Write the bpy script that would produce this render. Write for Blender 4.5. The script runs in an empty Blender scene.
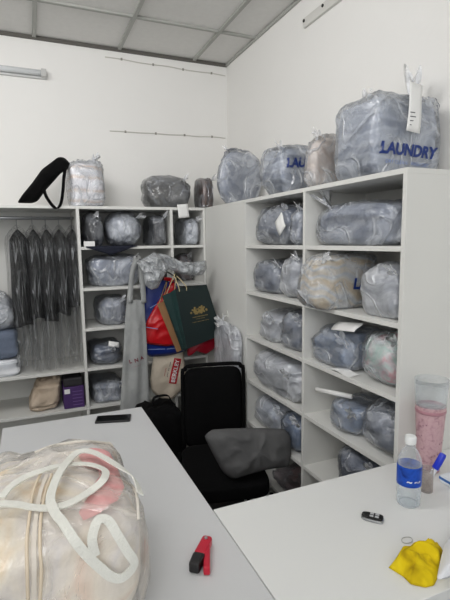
import bpy, bmesh, math, random
from mathutils import Vector, Matrix, noise
from mathutils.bvhtree import BVHTree
PI = math.pi
scene = bpy.context.scene
COL = scene.collection
rnd = random.Random(7)

# ------------------------------------------------------------------ camera model (solved from the room's vanishing lines)
CAM = Vector((-1.4825, -3.4084, 1.6)); YAW, PITCH, ROLL, F = .4004, -.1291, -.0145, 458.54
def basis():
    cy, sy = math.cos(YAW), math.sin(YAW); cp, sp = math.cos(PITCH), math.sin(PITCH)
    f = Vector((sy*cp, cy*cp, sp)); r = Vector((cy, -sy, 0)); u = r.cross(f)
    cr, sr = math.cos(ROLL), math.sin(ROLL)
    return cr*r+sr*u, -sr*r+cr*u, f
RR, UU, FF = basis()
def ray(px, py): return FF+RR*((px-225)/F)+UU*((300-py)/F)
def un(px, py, x=None, y=None, z=None):
    v = ray(px, py)
    t = (x-CAM.x)/v.x if x is not None else (y-CAM.y)/v.y if y is not None else (z-CAM.z)/v.z
    return CAM+v*t
def pj(P):
    v = Vector(P)-CAM; d = v.dot(FF)
    return 225+F*v.dot(RR)/d, 300-F*v.dot(UU)/d
cd = bpy.data.cameras.new('camera'); cam = bpy.data.objects.new('camera', cd); COL.objects.link(cam)
M = Matrix((RR, UU, -FF)).transposed().to_4x4(); M.translation = CAM; cam.matrix_world = M
cd.sensor_fit = 'VERTICAL'; cd.sensor_height = 24; cd.lens = F/600*24; cd.clip_start = .02
scene.camera = cam

# ------------------------------------------------------------------ measures
H = 2.9267
XR = -.3534; Y1, YM, YN = -1.0353, -1.642, -2.252
YL = -.4189; XA, XB, XE = -1.1929, -.596, -.3559
Z = [1.8242, 1.5637, 1.3041, 1.0458, .7848, .53, .27]
TB = .018
ZT = [Z[0]]+[z+TB/2 for z in Z[1:]]          # what things rest on
ZD = .83

# ------------------------------------------------------------------ materials
def newmat(name):
    m = bpy.data.materials.new(name); m.use_nodes = True; nt = m.node_tree
    for n in list(nt.nodes): nt.nodes.remove(n)
    out = nt.nodes.new('ShaderNodeOutputMaterial')
    return m, nt, out
def N(nt, t, **kw):
    n = nt.nodes.new(t)
    for k, v in kw.items():
        if k.startswith('i_'): n.inputs[k[2:].replace('_', ' ')].default_value = v
        else: setattr(n, k, v)
    return n
def rgb(c):
    def l(v): v /= 255; return v/12.92 if v <= .04045 else ((v+.055)/1.055)**2.4
    return (l(c[0]), l(c[1]), l(c[2]), 1)
MATS = {}
def solid(name, c, rough=.5, metal=0, var=.08, scale=8, bump=0, bscale=60, spec=.5):
    if name in MATS: return MATS[name]
    m, nt, out = newmat(name)
    b = N(nt, 'ShaderNodeBsdfPrincipled'); b.inputs['Roughness'].default_value = rough; b.inputs['Metallic'].default_value = metal
    b.inputs['Specular IOR Level'].default_value = spec
    tc = N(nt, 'ShaderNodeTexCoord'); nz = N(nt, 'ShaderNodeTexNoise'); nz.inputs['Scale'].default_value = scale; nz.inputs['Detail'].default_value = 4
    nt.links.new(tc.outputs['Object'], nz.inputs['Vector'])
    mx = N(nt, 'ShaderNodeMix', data_type='RGBA'); cc = rgb(c)
    mx.inputs[6].default_value = tuple(v*(1-var) for v in cc[:3])+(1,); mx.inputs[7].default_value = tuple(min(1, v*(1+var)) for v in cc[:3])+(1,)
    nt.links.new(nz.outputs['Fac'], mx.inputs[0]); nt.links.new(mx.outputs[2], b.inputs['Base Color'])
    if bump:
        n2 = N(nt, 'ShaderNodeTexNoise'); n2.inputs['Scale'].default_value = bscale; nt.links.new(tc.outputs['Object'], n2.inputs['Vector'])
        bp = N(nt, 'ShaderNodeBump'); bp.inputs['Strength'].default_value = bump; bp.inputs['Distance'].default_value = .01
        nt.links.new(n2.outputs['Fac'], bp.inputs['Height']); nt.links.new(bp.outputs['Normal'], b.inputs['Normal'])
    nt.links.new(b.outputs[0], out.inputs[0]); MATS[name] = m
    return m
def fabric(name, cols, scale=9, bands=0, axis='Z', dist=3, rough=.9, bump=.5):
    """cloth with blotches (noise) or layered folds (wave bands) of several colours"""
    if name in MATS: return MATS[name]
    m, nt, out = newmat(name)
    b = N(nt, 'ShaderNodeBsdfPrincipled'); b.inputs['Roughness'].default_value = rough; b.inputs['Specular IOR Level'].default_value = .2
    tc = N(nt, 'ShaderNodeTexCoord')
    if bands:
        t = N(nt, 'ShaderNodeTexWave'); t.bands_direction = axis; t.inputs['Scale'].default_value = bands; t.inputs['Distortion'].default_value = dist
        t.inputs['Detail'].default_value = 2; t.inputs['Detail Scale'].default_value = 1.2
    else:
        t = N(nt, 'ShaderNodeTexNoise'); t.inputs['Scale'].default_value = scale; t.inputs['Detail'].default_value = 3; t.inputs['Distortion'].default_value = dist*.2
    nt.links.new(tc.outputs['Object'], t.inputs['Vector'])
    cr = N(nt, 'ShaderNodeValToRGB'); e = cr.color_ramp.elements
    lo, hi = (.1, .9) if bands else (.3, .7)
    while len(e) < len(cols): e.new(.5)
    for i, c in enumerate(cols): e[i].position = lo+(hi-lo)*i/max(1, len(cols)-1); e[i].color = rgb(c)
    nt.links.new(t.outputs['Fac'], cr.inputs[0]); nt.links.new(cr.outputs[0], b.inputs['Base Color'])
    n2 = N(nt, 'ShaderNodeTexNoise'); n2.inputs['Scale'].default_value = 14; n2.inputs['Detail'].default_value = 3
    nt.links.new(tc.outputs['Object'], n2.inputs['Vector'])
    bp = N(nt, 'ShaderNodeBump'); bp.inputs['Strength'].default_value = bump; bp.inputs['Distance'].default_value = .03
    nt.links.new(n2.outputs['Fac'], bp.inputs['Height']); nt.links.new(bp.outputs['Normal'], b.inputs['Normal'])
    nt.links.new(b.outputs[0], out.inputs[0]); MATS[name] = m
    return m
def film(name, c=(235, 240, 248), lo=.08, hi=.5, rough=.22, scale=7, stretch=(1, 1, 1), bump=.6, crease_glint=.24, gloss=.9):
    """thin wrinkled polythene: clear to milky by noise, with white highlights painted along its creases"""
    if name in MATS: return MATS[name]
    m, nt, out = newmat(name)
    tc = N(nt, 'ShaderNodeTexCoord'); mp = N(nt, 'ShaderNodeMapping'); mp.inputs['Scale'].default_value = stretch
    nt.links.new(tc.outputs['Object'], mp.inputs['Vector'])
    nz = N(nt, 'ShaderNodeTexNoise'); nz.inputs['Scale'].default_value = scale; nz.inputs['Detail'].default_value = 5; nz.inputs['Roughness'].default_value = .65; nz.inputs['Distortion'].default_value = 1.4
    nt.links.new(mp.outputs[0], nz.inputs['Vector'])
    mr = N(nt, 'ShaderNodeMapRange'); mr.inputs[1].default_value = .38; mr.inputs[2].default_value = .68; mr.inputs[3].default_value = lo; mr.inputs[4].default_value = hi
    nt.links.new(nz.outputs['Fac'], mr.inputs[0])
    n3 = N(nt, 'ShaderNodeTexNoise'); n3.inputs['Scale'].default_value = scale*.9; n3.inputs['Detail'].default_value = 1.5; n3.inputs['Distortion'].default_value = .8
    nt.links.new(mp.outputs[0], n3.inputs['Vector'])
    sb = N(nt, 'ShaderNodeMath', operation='SUBTRACT'); sb.inputs[1].default_value = .5; nt.links.new(n3.outputs['Fac'], sb.inputs[0])
    ab = N(nt, 'ShaderNodeMath', operation='ABSOLUTE'); nt.links.new(sb.outputs[0], ab.inputs[0])
    rg = N(nt, 'ShaderNodeMapRange'); rg.inputs[1].default_value = 0; rg.inputs[2].default_value = .035; rg.inputs[3].default_value = 1; rg.inputs[4].default_value = 0
    nt.links.new(ab.outputs[0], rg.inputs[0])
    fa = N(nt, 'ShaderNodeMath', operation='MULTIPLY_ADD', use_clamp=True); fa.inputs[1].default_value = crease_glint  # thin white lines painted in as highlights on the creases
    nt.links.new(rg.outputs[0], fa.inputs[0]); nt.links.new(mr.outputs[0], fa.inputs[2])
    hb = N(nt, 'ShaderNodeMath', operation='MULTIPLY_ADD'); hb.inputs[1].default_value = .45; nt.links.new(rg.outputs[0], hb.inputs[0]); nt.links.new(nz.outputs['Fac'], hb.inputs[2])
    bp = N(nt, 'ShaderNodeBump'); bp.inputs['Strength'].default_value = bump; bp.inputs['Distance'].default_value = .02
    nt.links.new(hb.outputs[0], bp.inputs['Height'])
    tr = N(nt, 'ShaderNodeBsdfTransparent'); df = N(nt, 'ShaderNodeBsdfDiffuse'); df.inputs[0].default_value = rgb(c)
    gl = N(nt, 'ShaderNodeBsdfGlossy'); gl.inputs[0].default_value = (1, 1, 1, 1); gl.inputs['Roughness'].default_value = rough
    nt.links.new(bp.outputs['Normal'], gl.inputs['Normal']); nt.links.new(bp.outputs['Normal'], df.inputs['Normal'])
    mx = N(nt, 'ShaderNodeMixShader'); nt.links.new(fa.outputs[0], mx.inputs[0]); nt.links.new(tr.outputs[0], mx.inputs[1]); nt.links.new(df.outputs[0], mx.inputs[2])
    lw = N(nt, 'ShaderNodeFresnel'); lw.inputs['IOR'].default_value = 1.5; nt.links.new(bp.outputs['Normal'], lw.inputs['Normal'])
    ad = N(nt, 'ShaderNodeMath', operation='MULTIPLY_ADD', use_clamp=True); ad.inputs[1].default_value = gloss; ad.inputs[2].default_value = .05*gloss
    nt.links.new(lw.outputs[0], ad.inputs[0])
    m2 = N(nt, 'ShaderNodeMixShader'); nt.links.new(ad.outputs[0], m2.inputs[0]); nt.links.new(mx.outputs[0], m2.inputs[1]); nt.links.new(gl.outputs[0], m2.inputs[2])
    nt.links.new(m2.outputs[0], out.inputs[0]); MATS[name] = m
    return m
def glassy(name, c=(240, 245, 248), fac=.25, rough=.05):
    if name in MATS: return MATS[name]
    m, nt, out = newmat(name)
    lw = N(nt, 'ShaderNodeLayerWeight'); lw.inputs[0].default_value = .3
    ad = N(nt, 'ShaderNodeMath', operation='MULTIPLY_ADD', use_clamp=True); ad.inputs[1].default_value = .6; ad.inputs[2].default_value = fac
    nt.links.new(lw.outputs['Facing'], ad.inputs[0])
    tr = N(nt, 'ShaderNodeBsdfTransparent'); tr.inputs[0].default_value = (.96, .97, .98, 1)
    b = N(nt, 'ShaderNodeBsdfPrincipled'); b.inputs['Base Color'].default_value = rgb(c); b.inputs['Roughness'].default_value = rough
    mx = N(nt, 'ShaderNodeMixShader'); nt.links.new(ad.outputs[0], mx.inputs[0]); nt.links.new(tr.outputs[0], mx.inputs[1]); nt.links.new(b.outputs[0], mx.inputs[2])
    nt.links.new(mx.outputs[0], out.inputs[0]); MATS[name] = m
    return m
WALL = solid('painted plaster', (240, 239, 236), .85, var=.025, scale=2.2, bump=.05, bscale=40, spec=.2)
CEIL = solid('ceiling tile', (228, 227, 224), .9, var=.05, scale=30, bump=.1, bscale=120, spec=.1)
BAR = solid('ceiling bar', (172, 173, 168), .6)
FLOOR = solid('dark floor', (24, 23, 24), .7, var=.2, scale=5)
LAM = solid('white laminate', (224, 224, 220), .45, var=.02, scale=3)
DESK = solid('desk laminate', (204, 206, 208), .38, var=.015, scale=3)
BLK = solid('black cloth', (9, 9, 10), .9, var=.3, scale=30, bump=.15, bscale=150, spec=.15)
BLKP = solid('black plastic', (14, 14, 15), .35, var=.1)
METAL = solid('steel', (180, 182, 185), .3, 1)
PAPER = solid('white paper', (240, 240, 238), .7, var=.03)
BLUEINK = solid('blue ink', (18, 48, 118), .5, var=.05)
REDINK = solid('dark red ink', (120, 30, 50), .6)
WHITEINK = solid('white ink', (240, 240, 240), .6)
GREYINK = solid('grey ink', (70, 72, 80), .6)
PALEBLUE = solid('pale blue ink', (130, 150, 200), .6)

# ------------------------------------------------------------------ mesh helpers
class B:
    def __init__(s): s.v = []; s.f = []
    def add(s, v, f):
        o = len(s.v); s.v += [Vector(p) for p in v]; s.f += [tuple(i+o for i in q) for q in f]; return s
    def box(s, x0, x1, y0, y1, z0, z1, bev=.0):
        if bev <= 0:
            return s.add([(x0,y0,z0),(x1,y0,z0),(x1,y1,z0),(x0,y1,z0),(x0,y0,z1),(x1,y0,z1),(x1,y1,z1),(x0,y1,z1)],
                         [(0,3,2,1),(4,5,6,7),(0,1,5,4),(1,2,6,5),(2,3,7,6),(3,0,4,7)])
        bm = bmesh.new(); bmesh.ops.create_cube(bm, size=1)
        bmesh.ops.scale(bm, vec=(x1-x0, y1-y0, z1-z0), verts=bm.verts); bmesh.ops.translate(bm, vec=((x0+x1)/2, (y0+y1)/2, (z0+z1)/2), verts=bm.verts)
        bmesh.ops.bevel(bm, geom=bm.edges[:], offset=bev, segments=2, profile=.6, affect='EDGES')
        bm.verts.index_update()
        s.add([v.co.copy() for v in bm.verts], [[v.index for v in f.verts] for f in bm.faces]); bm.free(); return s
    def tube(s, path, r, n=8, closed=False, cap=True):
        P = [Vector(p) for p in path]; L = len(P); rs = r if isinstance(r, (list, tuple)) else [r]*L
        up = None; vs = []; fs = []
        for i, p in enumerate(P):
            a = P[(i-1) % L] if (closed or i > 0) else p; b = P[(i+1) % L] if (closed or i < L-1) else p
            t = (b-a).normalized()
            if up is None: up = t.orthogonal().normalized()
            up = (up-t*up.dot(t)).normalized(); w = t.cross(up)
            for k in range(n): vs.append(p+(up*math.cos(2*PI*k/n)+w*math.sin(2*PI*k/n))*rs[i])
        for i in range(L if closed else L-1):
            j = (i+1) % L
            for k in range(n): fs.append((i*n+k, i*n+(k+1) % n, j*n+(k+1) % n, j*n+k))
        if cap and not closed: fs += [tuple(reversed(range(n))), tuple(range((L-1)*n, L*n))]
        return s.add(vs, fs)
    def ribbon(s, path, wdirs, width, th=.0015):
        """flat strap: wdirs = width direction per point (or one)"""
        P = [Vector(p) for p in path]; L = len(P); vs = []; fs = []
        W = wdirs if isinstance(wdirs, list) else [wdirs]*L
        ws = width if isinstance(width, list) else [width]*L
        for i, p in enumerate(P):
            t = (P[min(L-1, i+1)]-P[max(0, i-1)]).normalized(); w = Vector(W[i]); w = (w-t*w.dot(t)).normalized(); n = t.cross(w)
            for a, b in ((-1, -1), (1, -1), (1, 1), (-1, 1)): vs.append(p+w*a*ws[i]/2+n*b*th/2)
        for i in range(L-1):
            for k in range(4): fs.append((i*4+k, i*4+(k+1) % 4, i*4+4+(k+1) % 4, i*4+4+k))
        fs += [(3, 2, 1, 0), tuple(range((L-1)*4, L*4))]
        return s.add(vs, fs)
    def lathe(s, prof, c, n=32, axis=None):
        vs = []; fs = []; L = len(prof)
        ax = Vector(axis).normalized() if axis else Vector((0, 0, 1)); u = ax.orthogonal().normalized(); w = ax.cross(u); c = Vector(c)
        for r, z in prof:
            for k in range(n): vs.append(c+ax*z+(u*math.cos(2*PI*k/n)+w*math.sin(2*PI*k/n))*r)
        for i in range(L-1):
            for k in range(n): fs.append((i*n+k, i*n+(k+1) % n, (i+1)*n+(k+1) % n, (i+1)*n+k))
        if prof[0][0] > 1e-5: fs.append(tuple(reversed(range(n))))
        if prof[-1][0] > 1e-5: fs.append(tuple(range((L-1)*n, L*n)))
        return s.add(vs, fs)
    def prism(s, poly, d):
        """poly: 3-D points in a plane; d: extrusion vector"""
        n = len(poly); d = Vector(d); P = [Vector(p) for p in poly]
        return s.add(P+[p+d for p in P], [tuple(reversed(range(n))), tuple(range(n, 2*n))]+[(i, (i+1) % n, n+(i+1) % n, n+i) for i in range(n)])
    def grid(s, fn, nu, nv, closed_u=False):
        vs = [fn(i/(nu if closed_u else nu-1), j/(nv-1)) for j in range(nv) for i in range(nu)]; fs = []
        for j in range(nv-1):
            for i in range(nu if closed_u else nu-1):
                k = (i+1) % nu; fs.append((j*nu+i, j*nu+k, (j+1)*nu+k, (j+1)*nu+i))
        return s.add(vs, fs)
def smooth_path(P, n=6):
    P = [Vector(p) for p in P]; out = []
    for i in range(len(P)-1):
        a = P[max(0, i-1)]; b = P[i]; c = P[i+1]; d = P[min(len(P)-1, i+2)]
        for k in range(n):
            t = k/n; out.append(.5*((2*b)+(c-a)*t+(2*a-5*b+4*c-d)*t*t+(3*b-a-3*c+d)*t**3))
    out.append(P[-1]); return out
def mk(name, b, mat, parent=None, smooth=False, kind=None, solid_th=0, auto=None):
    me = bpy.data.meshes.new(name); o0 = Vector(parent_origin(parent)) if parent else Vector()
    me.from_pydata([tuple(v-o0) for v in b.v], [], b.f); me.validate(); me.update()
    bm = bmesh.new(); bm.from_mesh(me); bmesh.ops.recalc_face_normals(bm, faces=bm.faces[:]); bm.to_mesh(me); bm.free()
    me.materials.append(mat)
    if smooth: me.polygons.foreach_set('use_smooth', [True]*len(me.polygons))
    if auto:
        me.polygons.foreach_set('use_smooth', [True]*len(me.polygons)); me.set_sharp_from_angle(angle=math.radians(auto))
    o = bpy.data.objects.new(name, me); COL.objects.link(o)
    if parent: o.parent = parent
    if kind: o['kind'] = kind
    if solid_th:
        md = o.modifiers.new('thickness', 'SOLIDIFY'); md.thickness = solid_th; md.offset = 0
    return o
def parent_origin(p):
    v = Vector()
    while p is not None: v = v+p.location; p = p.parent
    return v
def thing(name, label, cat, loc, group=None):
    o = bpy.data.objects.new(name, None); COL.objects.link(o); o.location = loc; o.empty_display_size = .05
    o['label'] = label; o['category'] = cat
    if group: o['group'] = group
    return o
def tag(o, label, cat, group=None):
    o['label'] = label; o['category'] = cat
    if group: o['group'] = group
    return o
def center_origin(o):
    """put a one-mesh thing's origin at its base"""
    me = o.data; vs = [v.co for v in me.vertices]
    c = Vector(((min(v.x for v in vs)+max(v.x for v in vs))/2, (min(v.y for v in vs)+max(v.y for v in vs))/2, min(v.z for v in vs)))
    me.transform(Matrix.Translation(-c)); o.location = c; return o
def single(name, b, mat, label, cat, group=None, **kw):
    return tag(center_origin(mk(name, b, mat, **kw)), label, cat, group)
def text_mesh(body, size, bold=.0, shear=0, align='CENTER', spacing=1):
    cu = bpy.data.curves.new('lettering', 'FONT'); cu.body = body; cu.size = size; cu.offset = bold*size; cu.shear = shear
    cu.align_x = align; cu.align_y = 'CENTER'; cu.space_character = spacing; cu.resolution_u = 3
    o = bpy.data.objects.new('lettering', cu); COL.objects.link(o); dg = bpy.context.evaluated_depsgraph_get(); dg.update()
    me = bpy.data.meshes.new_from_object(o.evaluated_get(dg)); bpy.data.objects.remove(o)
    v = [x.co.copy() for x in me.vertices]; f = [tuple(p.vertices) for p in me.polygons]; bpy.data.meshes.remove(me)
    return v, f
def bvh_of(o):
    oo = parent_origin(o.parent)+o.location
    return BVHTree.FromPolygons([v.co+oo for v in o.data.vertices], [tuple(p.vertices) for p in o.data.polygons])
def print_on(parent, surf, body, centre, right, up, size, mat, name='printed_text', off=.003, label=None, **kw):
    """lettering laid on a surface: cast along the face's own normal"""
    right = Vector(right).normalized(); up = Vector(up); up = (up-right*up.dot(right)).normalized(); nrm = right.cross(up)
    v, f = text_mesh(body, size, **kw); bv = bvh_of(surf) if surf else None; out = []
    for p in v:
        q = Vector(centre)+right*p.x+up*p.y
        if bv:
            h = bv.ray_cast(q+nrm*.5, -nrm)
            if h[0] is not None: q = h[0]+nrm*off
        out.append(q)
    b = B(); b.add(out, f); o = mk(name, b, mat, parent)
    if label: o['label'] = label
    return o

# ------------------------------------------------------------------ room
b = B().box(-4.5, .2, -5.5, .2, -.1, 0); mk('floor', b, FLOOR, kind='structure')
b = B().box(-4.5, .12, 0, .12, 0, H+.05); mk('wall_back', b, WALL, kind='structure')
b = B().box(0, .12, -5.5, 0, 0, H+.05); mk('wall_right', b, WALL, kind='structure')
b = B().box(-4.5, .12, -5.5, .12, H+.012, H+.1); mk('ceiling', b, CEIL, kind='structure')
b = B().box(-2.75, -2.63, -5.5, 0, 0, H+.05); mk('blocker_wall_left', b, WALL, kind='structure')  # unseen wall, added to block light and darken the left corner
g = B()
for k in range(9): x = .285-.55*k; g.box(x-.012, x+.012, -5.5, 0, H-.002, H+.012) if x < 0 else None
for k in range(10): y = -.505-.55*k; g.box(-4.5, 0, y-.012, y+.012, H-.001, H+.012)
mk('trim_1', g, BAR, kind='structure')
g = B().box(-4.5, 0, -.014, 0, H-.012, H+.01); mk('trim_2', g, solid('dark gap', (95, 93, 88), .8), kind='structure')
g = B().box(-.012, 0, -5.5, -.014, H-.010, H+.01); mk('trim_3', g, BAR, kind='structure')
# thin surface-run wires on the back wall
WIRE = solid('pale wire', (205, 203, 196), .6)
def wire(pts, label):
    g = B().tube(smooth_path(pts, 4), .0035, 6); o = mk('wall_wire', g, WIRE)
    for i in range(1, len(pts)-1, 2): c = Vector(pts[i]); mk('clip', B().box(c.x-.006, c.x+.006, c.y-.004, -.0, c.z-.007, c.z+.007), solid('grey clip', (150, 148, 140), .6), o)
    tag(o, label, 'wire')
wire([(-.914+k*.1126, -.0045, 2.868-.002*k+.003*math.sin(k*2)) for k in range(9)], 'upper thin pale wire clipped along the back wall just under the ceiling')
wire([(-.905+k*.1106, -.0045, 2.378+.0018*k+.003*math.sin(k*3)) for k in range(9)], 'lower thin pale wire clipped across the middle of the back wall')
# light fittings
t = thing('wall_lamp', 'long white tube light fitting on back wall at upper left', 'light', (-1.75, 0, 2.65))
mk('base_plate', B().box(-2.2, -1.302, -.022, -.0005, 2.672, 2.728, .004), solid('lamp body', (205, 206, 205), .4), t)
g = B().tube([(-2.16, -.042, 2.70), (-1.335, -.042, 2.70)], .017, 14); mk('tube', g, solid('lamp tube', (225, 228, 230), .15), t, smooth=True)
for x in (-2.175, -1.32): mk('end_cap', B().box(x-.016, x+.016, -.062, -.02, 2.676, 2.724, .004), solid('lamp cap', (190, 190, 188), .4), t)
t = thing('wall_lamp_bracket', 'white strip bracket without tube high on the right wall', 'light', (0, -1.6, 2.74))
mk('channel', B().box(-.018, -.0005, -2.3, -1.1, 2.752, 2.80, .003), solid('bracket', (218, 217, 212), .5), t)
for y in (-1.115, -1.29): mk('screw_hole', B().lathe([(.008, 0), (.008, .004)], (-.0185, y, 2.785), 12, axis=(-1, 0, 0)), BLKP, t)

# ------------------------------------------------------------------ furniture
def panel(root, name, *a): return mk(name, B().box(*a, .0012), LAM, root)
t = thing('shelf_unit', 'tall white open shelf unit with two columns of bins along the right wall', 'shelf', (XR/2, (Y1+YN)/2, 0))
SX0, SX1 = XR, -.022
panel(t, 'top_panel', SX0, -.008, YN, Y1, Z[0]-TB, Z[0])
panel(t, 'side_panel', SX0, -.008, Y1-TB, Y1, 0, Z[0]-TB); panel(t, 'side_panel', SX0, -.008, YN, YN+TB, 0, Z[0]-TB)
panel(t, 'divider', SX0, SX1, YM-.018, YM, 0, Z[0]-TB)
panel(t, 'back_panel', SX1, -.008, YN+TB, Y1-TB, 0, Z[0]-TB)
for z in Z[1:]+[.06]:
    panel(t, 'shelf', SX0+.002, SX1, YM, Y1-TB, z-TB/2, z+TB/2); panel(t, 'shelf', SX0+.002, SX1, YN+TB, YM-.018, z-TB/2, z+TB/2)
t = thing('corner_panel', 'white blank panel closing the corner between the two shelf units', 'panel', (XR, -.72, 0))
panel(t, 'front_panel', XR, XR+TB, Y1+.001, YL+.02, 0, Z[0]-TB); panel(t, 'top_panel', XR, -.008, Y1+.001, -.003, Z[0]-TB, Z[0])
t = thing('shelf_unit', 'white open shelf unit with cube bins against the back wall', 'shelf', ((XA+XE)/2, YL/2, 0))
panel(t, 'top_panel', XA-.009, XE, YL, -.008, Z[0]-TB, Z[0])
panel(t, 'side_panel', XA-.009, XA+.009, YL, -.008, 0, Z[0]-TB); panel(t, 'side_panel', XE-.016, XE, YL, -.008, 0, Z[0]-TB)
panel(t, 'divider', XB-.009, XB+.009, YL, -.022, 0, Z[0]-TB); panel(t, 'back_panel', XA+.009, XE-.016, -.022, -.008, 0, Z[0]-TB)
for z in Z[1:]+[.06]:
    panel(t, 'shelf', XA+.009, XB-.009, YL+.002, -.022, z-TB/2, z+TB/2); panel(t, 'shelf', XB+.009, XE-.016, YL+.002, -.022, z-TB/2, z+TB/2)
t = thing('wardrobe_unit', 'white open wardrobe section with hanging rail at the left edge', 'wardrobe', (-1.6, YL/2, 0))
WX0, WX1 = -2.05, XA-.0095
panel(t, 'top_panel', WX0, WX1, YL, -.008, Z[0]-TB, Z[0]); panel(t, 'side_panel', WX0, WX0+TB, YL, -.008, 0, Z[0]-TB)
panel(t, 'back_panel', WX0+TB, WX1, -.022, -.008, 0, Z[0]-TB)
for z in (Z[4], Z[5], .06): panel(t, 'shelf', WX0+TB, WX1, YL+.002, -.022, z-TB/2, z+TB/2)
mk('hanging_rail', B().tube([(WX0+TB, -.25, 1.757), (WX1, -.25, 1.757)], .010, 10), METAL, t, smooth=True)
def desk(label, x0, x1, y0, y1, top):
    t = thing('desk', label, 'desk', ((x0+x1)/2, (y0+y1)/2, 0))
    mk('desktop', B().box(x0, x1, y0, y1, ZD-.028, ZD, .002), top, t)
    for a in ((x0+.01, x0+.03, y0+.02, y1-.02), (x1-.03, x1-.01, y0+.02, y1-.02)): mk('side_panel', B().box(*a, 0, ZD-.028), LAM, t)
    mk('front_panel', B().box(x0+.03, x1-.03, y1-.04, y1-.022, .1, ZD-.028), LAM, t)
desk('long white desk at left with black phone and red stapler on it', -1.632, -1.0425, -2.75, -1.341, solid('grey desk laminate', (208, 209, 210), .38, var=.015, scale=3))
desk('white desk at right with water bottle and yellow cloth on it', -1.040, -.004, -2.75, -2.2535, solid('pale desk laminate', (230, 231, 229), .38, var=.015, scale=3))

# ------------------------------------------------------------------ laundry bags
def sp(c, e): return math.copysign(abs(c)**e, c)
def blob(w, d, h, e1=.6, e2=.55, seed=0, nu=64, nv=40, amp=.05, grow=0, fine=0, ff=5, gather=None, folds=0, layers=0, lay=.02, taper=0, low=0, lean=(0, 0)):
    so = Vector((seed*3.17, seed*1.31, seed*.77)); vs = []; fs = []
    g = Vector(gather).normalized() if gather else None
    if g: gu = g.orthogonal().normalized(); gw = g.cross(gu)
    for j in range(nv+1):
        th = -PI/2+PI*j/nv
        for i in range(nu):
            ph = 2*PI*i/nu
            c = sp(math.cos(th), e1); p = Vector((c*sp(math.cos(ph), e2), c*sp(math.sin(ph), e2), sp(math.sin(th), e1)))
            if j in (0, nv): p = Vector((0, 0, -1 if j == 0 else 1))
            r = 1+amp*noise.noise(p*1.3+so)+amp*.5*noise.noise(p*2.9+so)
            if layers:
                q = (p.z+.15*noise.noise(p*1.5+so*2))*layers
                r -= lay*(1-abs(math.sin(q*PI)))**3*min(1, 2*math.cos(th))
            if fine:
                r += fine*((1-abs(noise.noise(p*ff*.5+so+Vector((9, 2, 4)))))**4-.3+.5*(1-abs(noise.noise(p*ff+so)))**5)
            if g:
                q = p.normalized(); ct = max(-1, min(1, q.dot(g))); tt = math.acos(ct)
                an = math.atan2(q.dot(gw), q.dot(gu))
                k = math.exp(-tt*1.1)*min(1, tt*3)
                r += folds*k*((1-abs(math.sin(an*6+3*noise.noise(q*2+so))))**2-.35)
            s = 1-taper*(p.z+1)/2
            z = ((p.z*r+1)/2)*h*1.05-.05*h
            x = p.x*r*w/2*s+grow*p.x+lean[0]*max(0, z)/h; y = p.y*r*d/2*s+grow*p.y+lean[1]*max(0, z)/h; z = z+grow*p.z
            vs.append(Vector((x, y, max(low, z))))
    for j in range(nv):
        for i in range(nu):
            k = (i+1) % nu; fs.append((j*nu+i, j*nu+k, (j+1)*nu+k, (j+1)*nu+i))
    b = B(); b.add(vs, fs); return b
def clampfit(b, box):
    """scale and shift a blob exactly into its box"""
    x0, x1, y0, y1, z0, h = box
    lo = [min(v[i] for v in b.v) for i in range(3)]; hi = [max(v[i] for v in b.v) for i in range(3)]
    T = [(x0, x1), (y0, y1), (z0, z0+h)]
    return [(T[i][0]-lo[i]*(T[i][1]-T[i][0])/(hi[i]-lo[i]), (T[i][1]-T[i][0])/(hi[i]-lo[i])) for i in range(3)]
def ear(c, d, w, h, seed, n=40):
    """gathered mouth of a plastic bag: pinched neck that flares into ruffles"""
    d = Vector(d).normalized(); u = d.orthogonal().normalized(); v = d.cross(u); c = Vector(c); rs = random.Random(seed); a0 = rs.random()*6
    def fn(s, t):
        a = 2*PI*s; r = w*(.12+.88*t**1.3)*(1+.35*t*math.sin(a*5+a0+2*noise.noise(Vector((s*4, t*2, seed)))))
        fl = .55+.45*math.cos(a+a0)
        return c+d*h*t*(1+.3*t*math.sin(a*4+seed))+u*r*math.cos(a)+v*r*math.sin(a)*.6*(fl+.3)
    return B().grid(fn, n, 9, closed_u=True)
FILM = film('clear film', hi=.5); FILMM = film('milky film', (238, 241, 246), .28, .72, .28, 6); FILMD = film('thin film', (200, 205, 214), .03, .28, .18, 9)
CONT = {
 'grey': fabric('blue grey blanket', [(126, 135, 154), (166, 174, 191)], 5),
 'greyfold': fabric('folded blue grey blanket', [(136, 146, 166), (182, 190, 204), (158, 167, 184)], bands=4, dist=7),
 'blue': fabric('blue blanket', [(122, 140, 168), (164, 178, 202)], 6),
 'slate': fabric('slate blanket', [(94, 103, 122), (138, 147, 165)], 5),
 'pale': fabric('pale blanket', [(176, 182, 194), (214, 218, 226)], 5),
 'cream': fabric('cream layered bedding', [(220, 204, 176), (232, 228, 218), (222, 225, 228), (206, 211, 217), (228, 220, 206)], bands=3.6, dist=9),
 'beige': fabric('beige bedding', [(206, 190, 178), (228, 222, 216)], 4),
 'pinkgreen': fabric('pink and green print', [(236, 150, 164), (236, 226, 228), (190, 222, 212), (238, 228, 230), (232, 130, 148)], 10, dist=6),
 'dark': fabric('charcoal fabric', [(34, 35, 38), (78, 80, 84)], 9),
 'mesh': fabric('grey brown fabric', [(72, 72, 70), (124, 122, 116)], 9),
 'brown': fabric('brown fabric', [(86, 62, 52), (126, 98, 84)], bands=7, axis='X', dist=2),
 'mauve': fabric('mauve fabric', [(120, 102, 104), (160, 142, 142)], 7),
 'white': fabric('white towels', [(206, 210, 216), (234, 236, 240)], bands=4, dist=3),
 'lilac': fabric('lilac grey fabric', [(140, 142, 160), (190, 192, 206)], bands=5, axis='X', dist=4),
}
BOXES = {}
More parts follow.
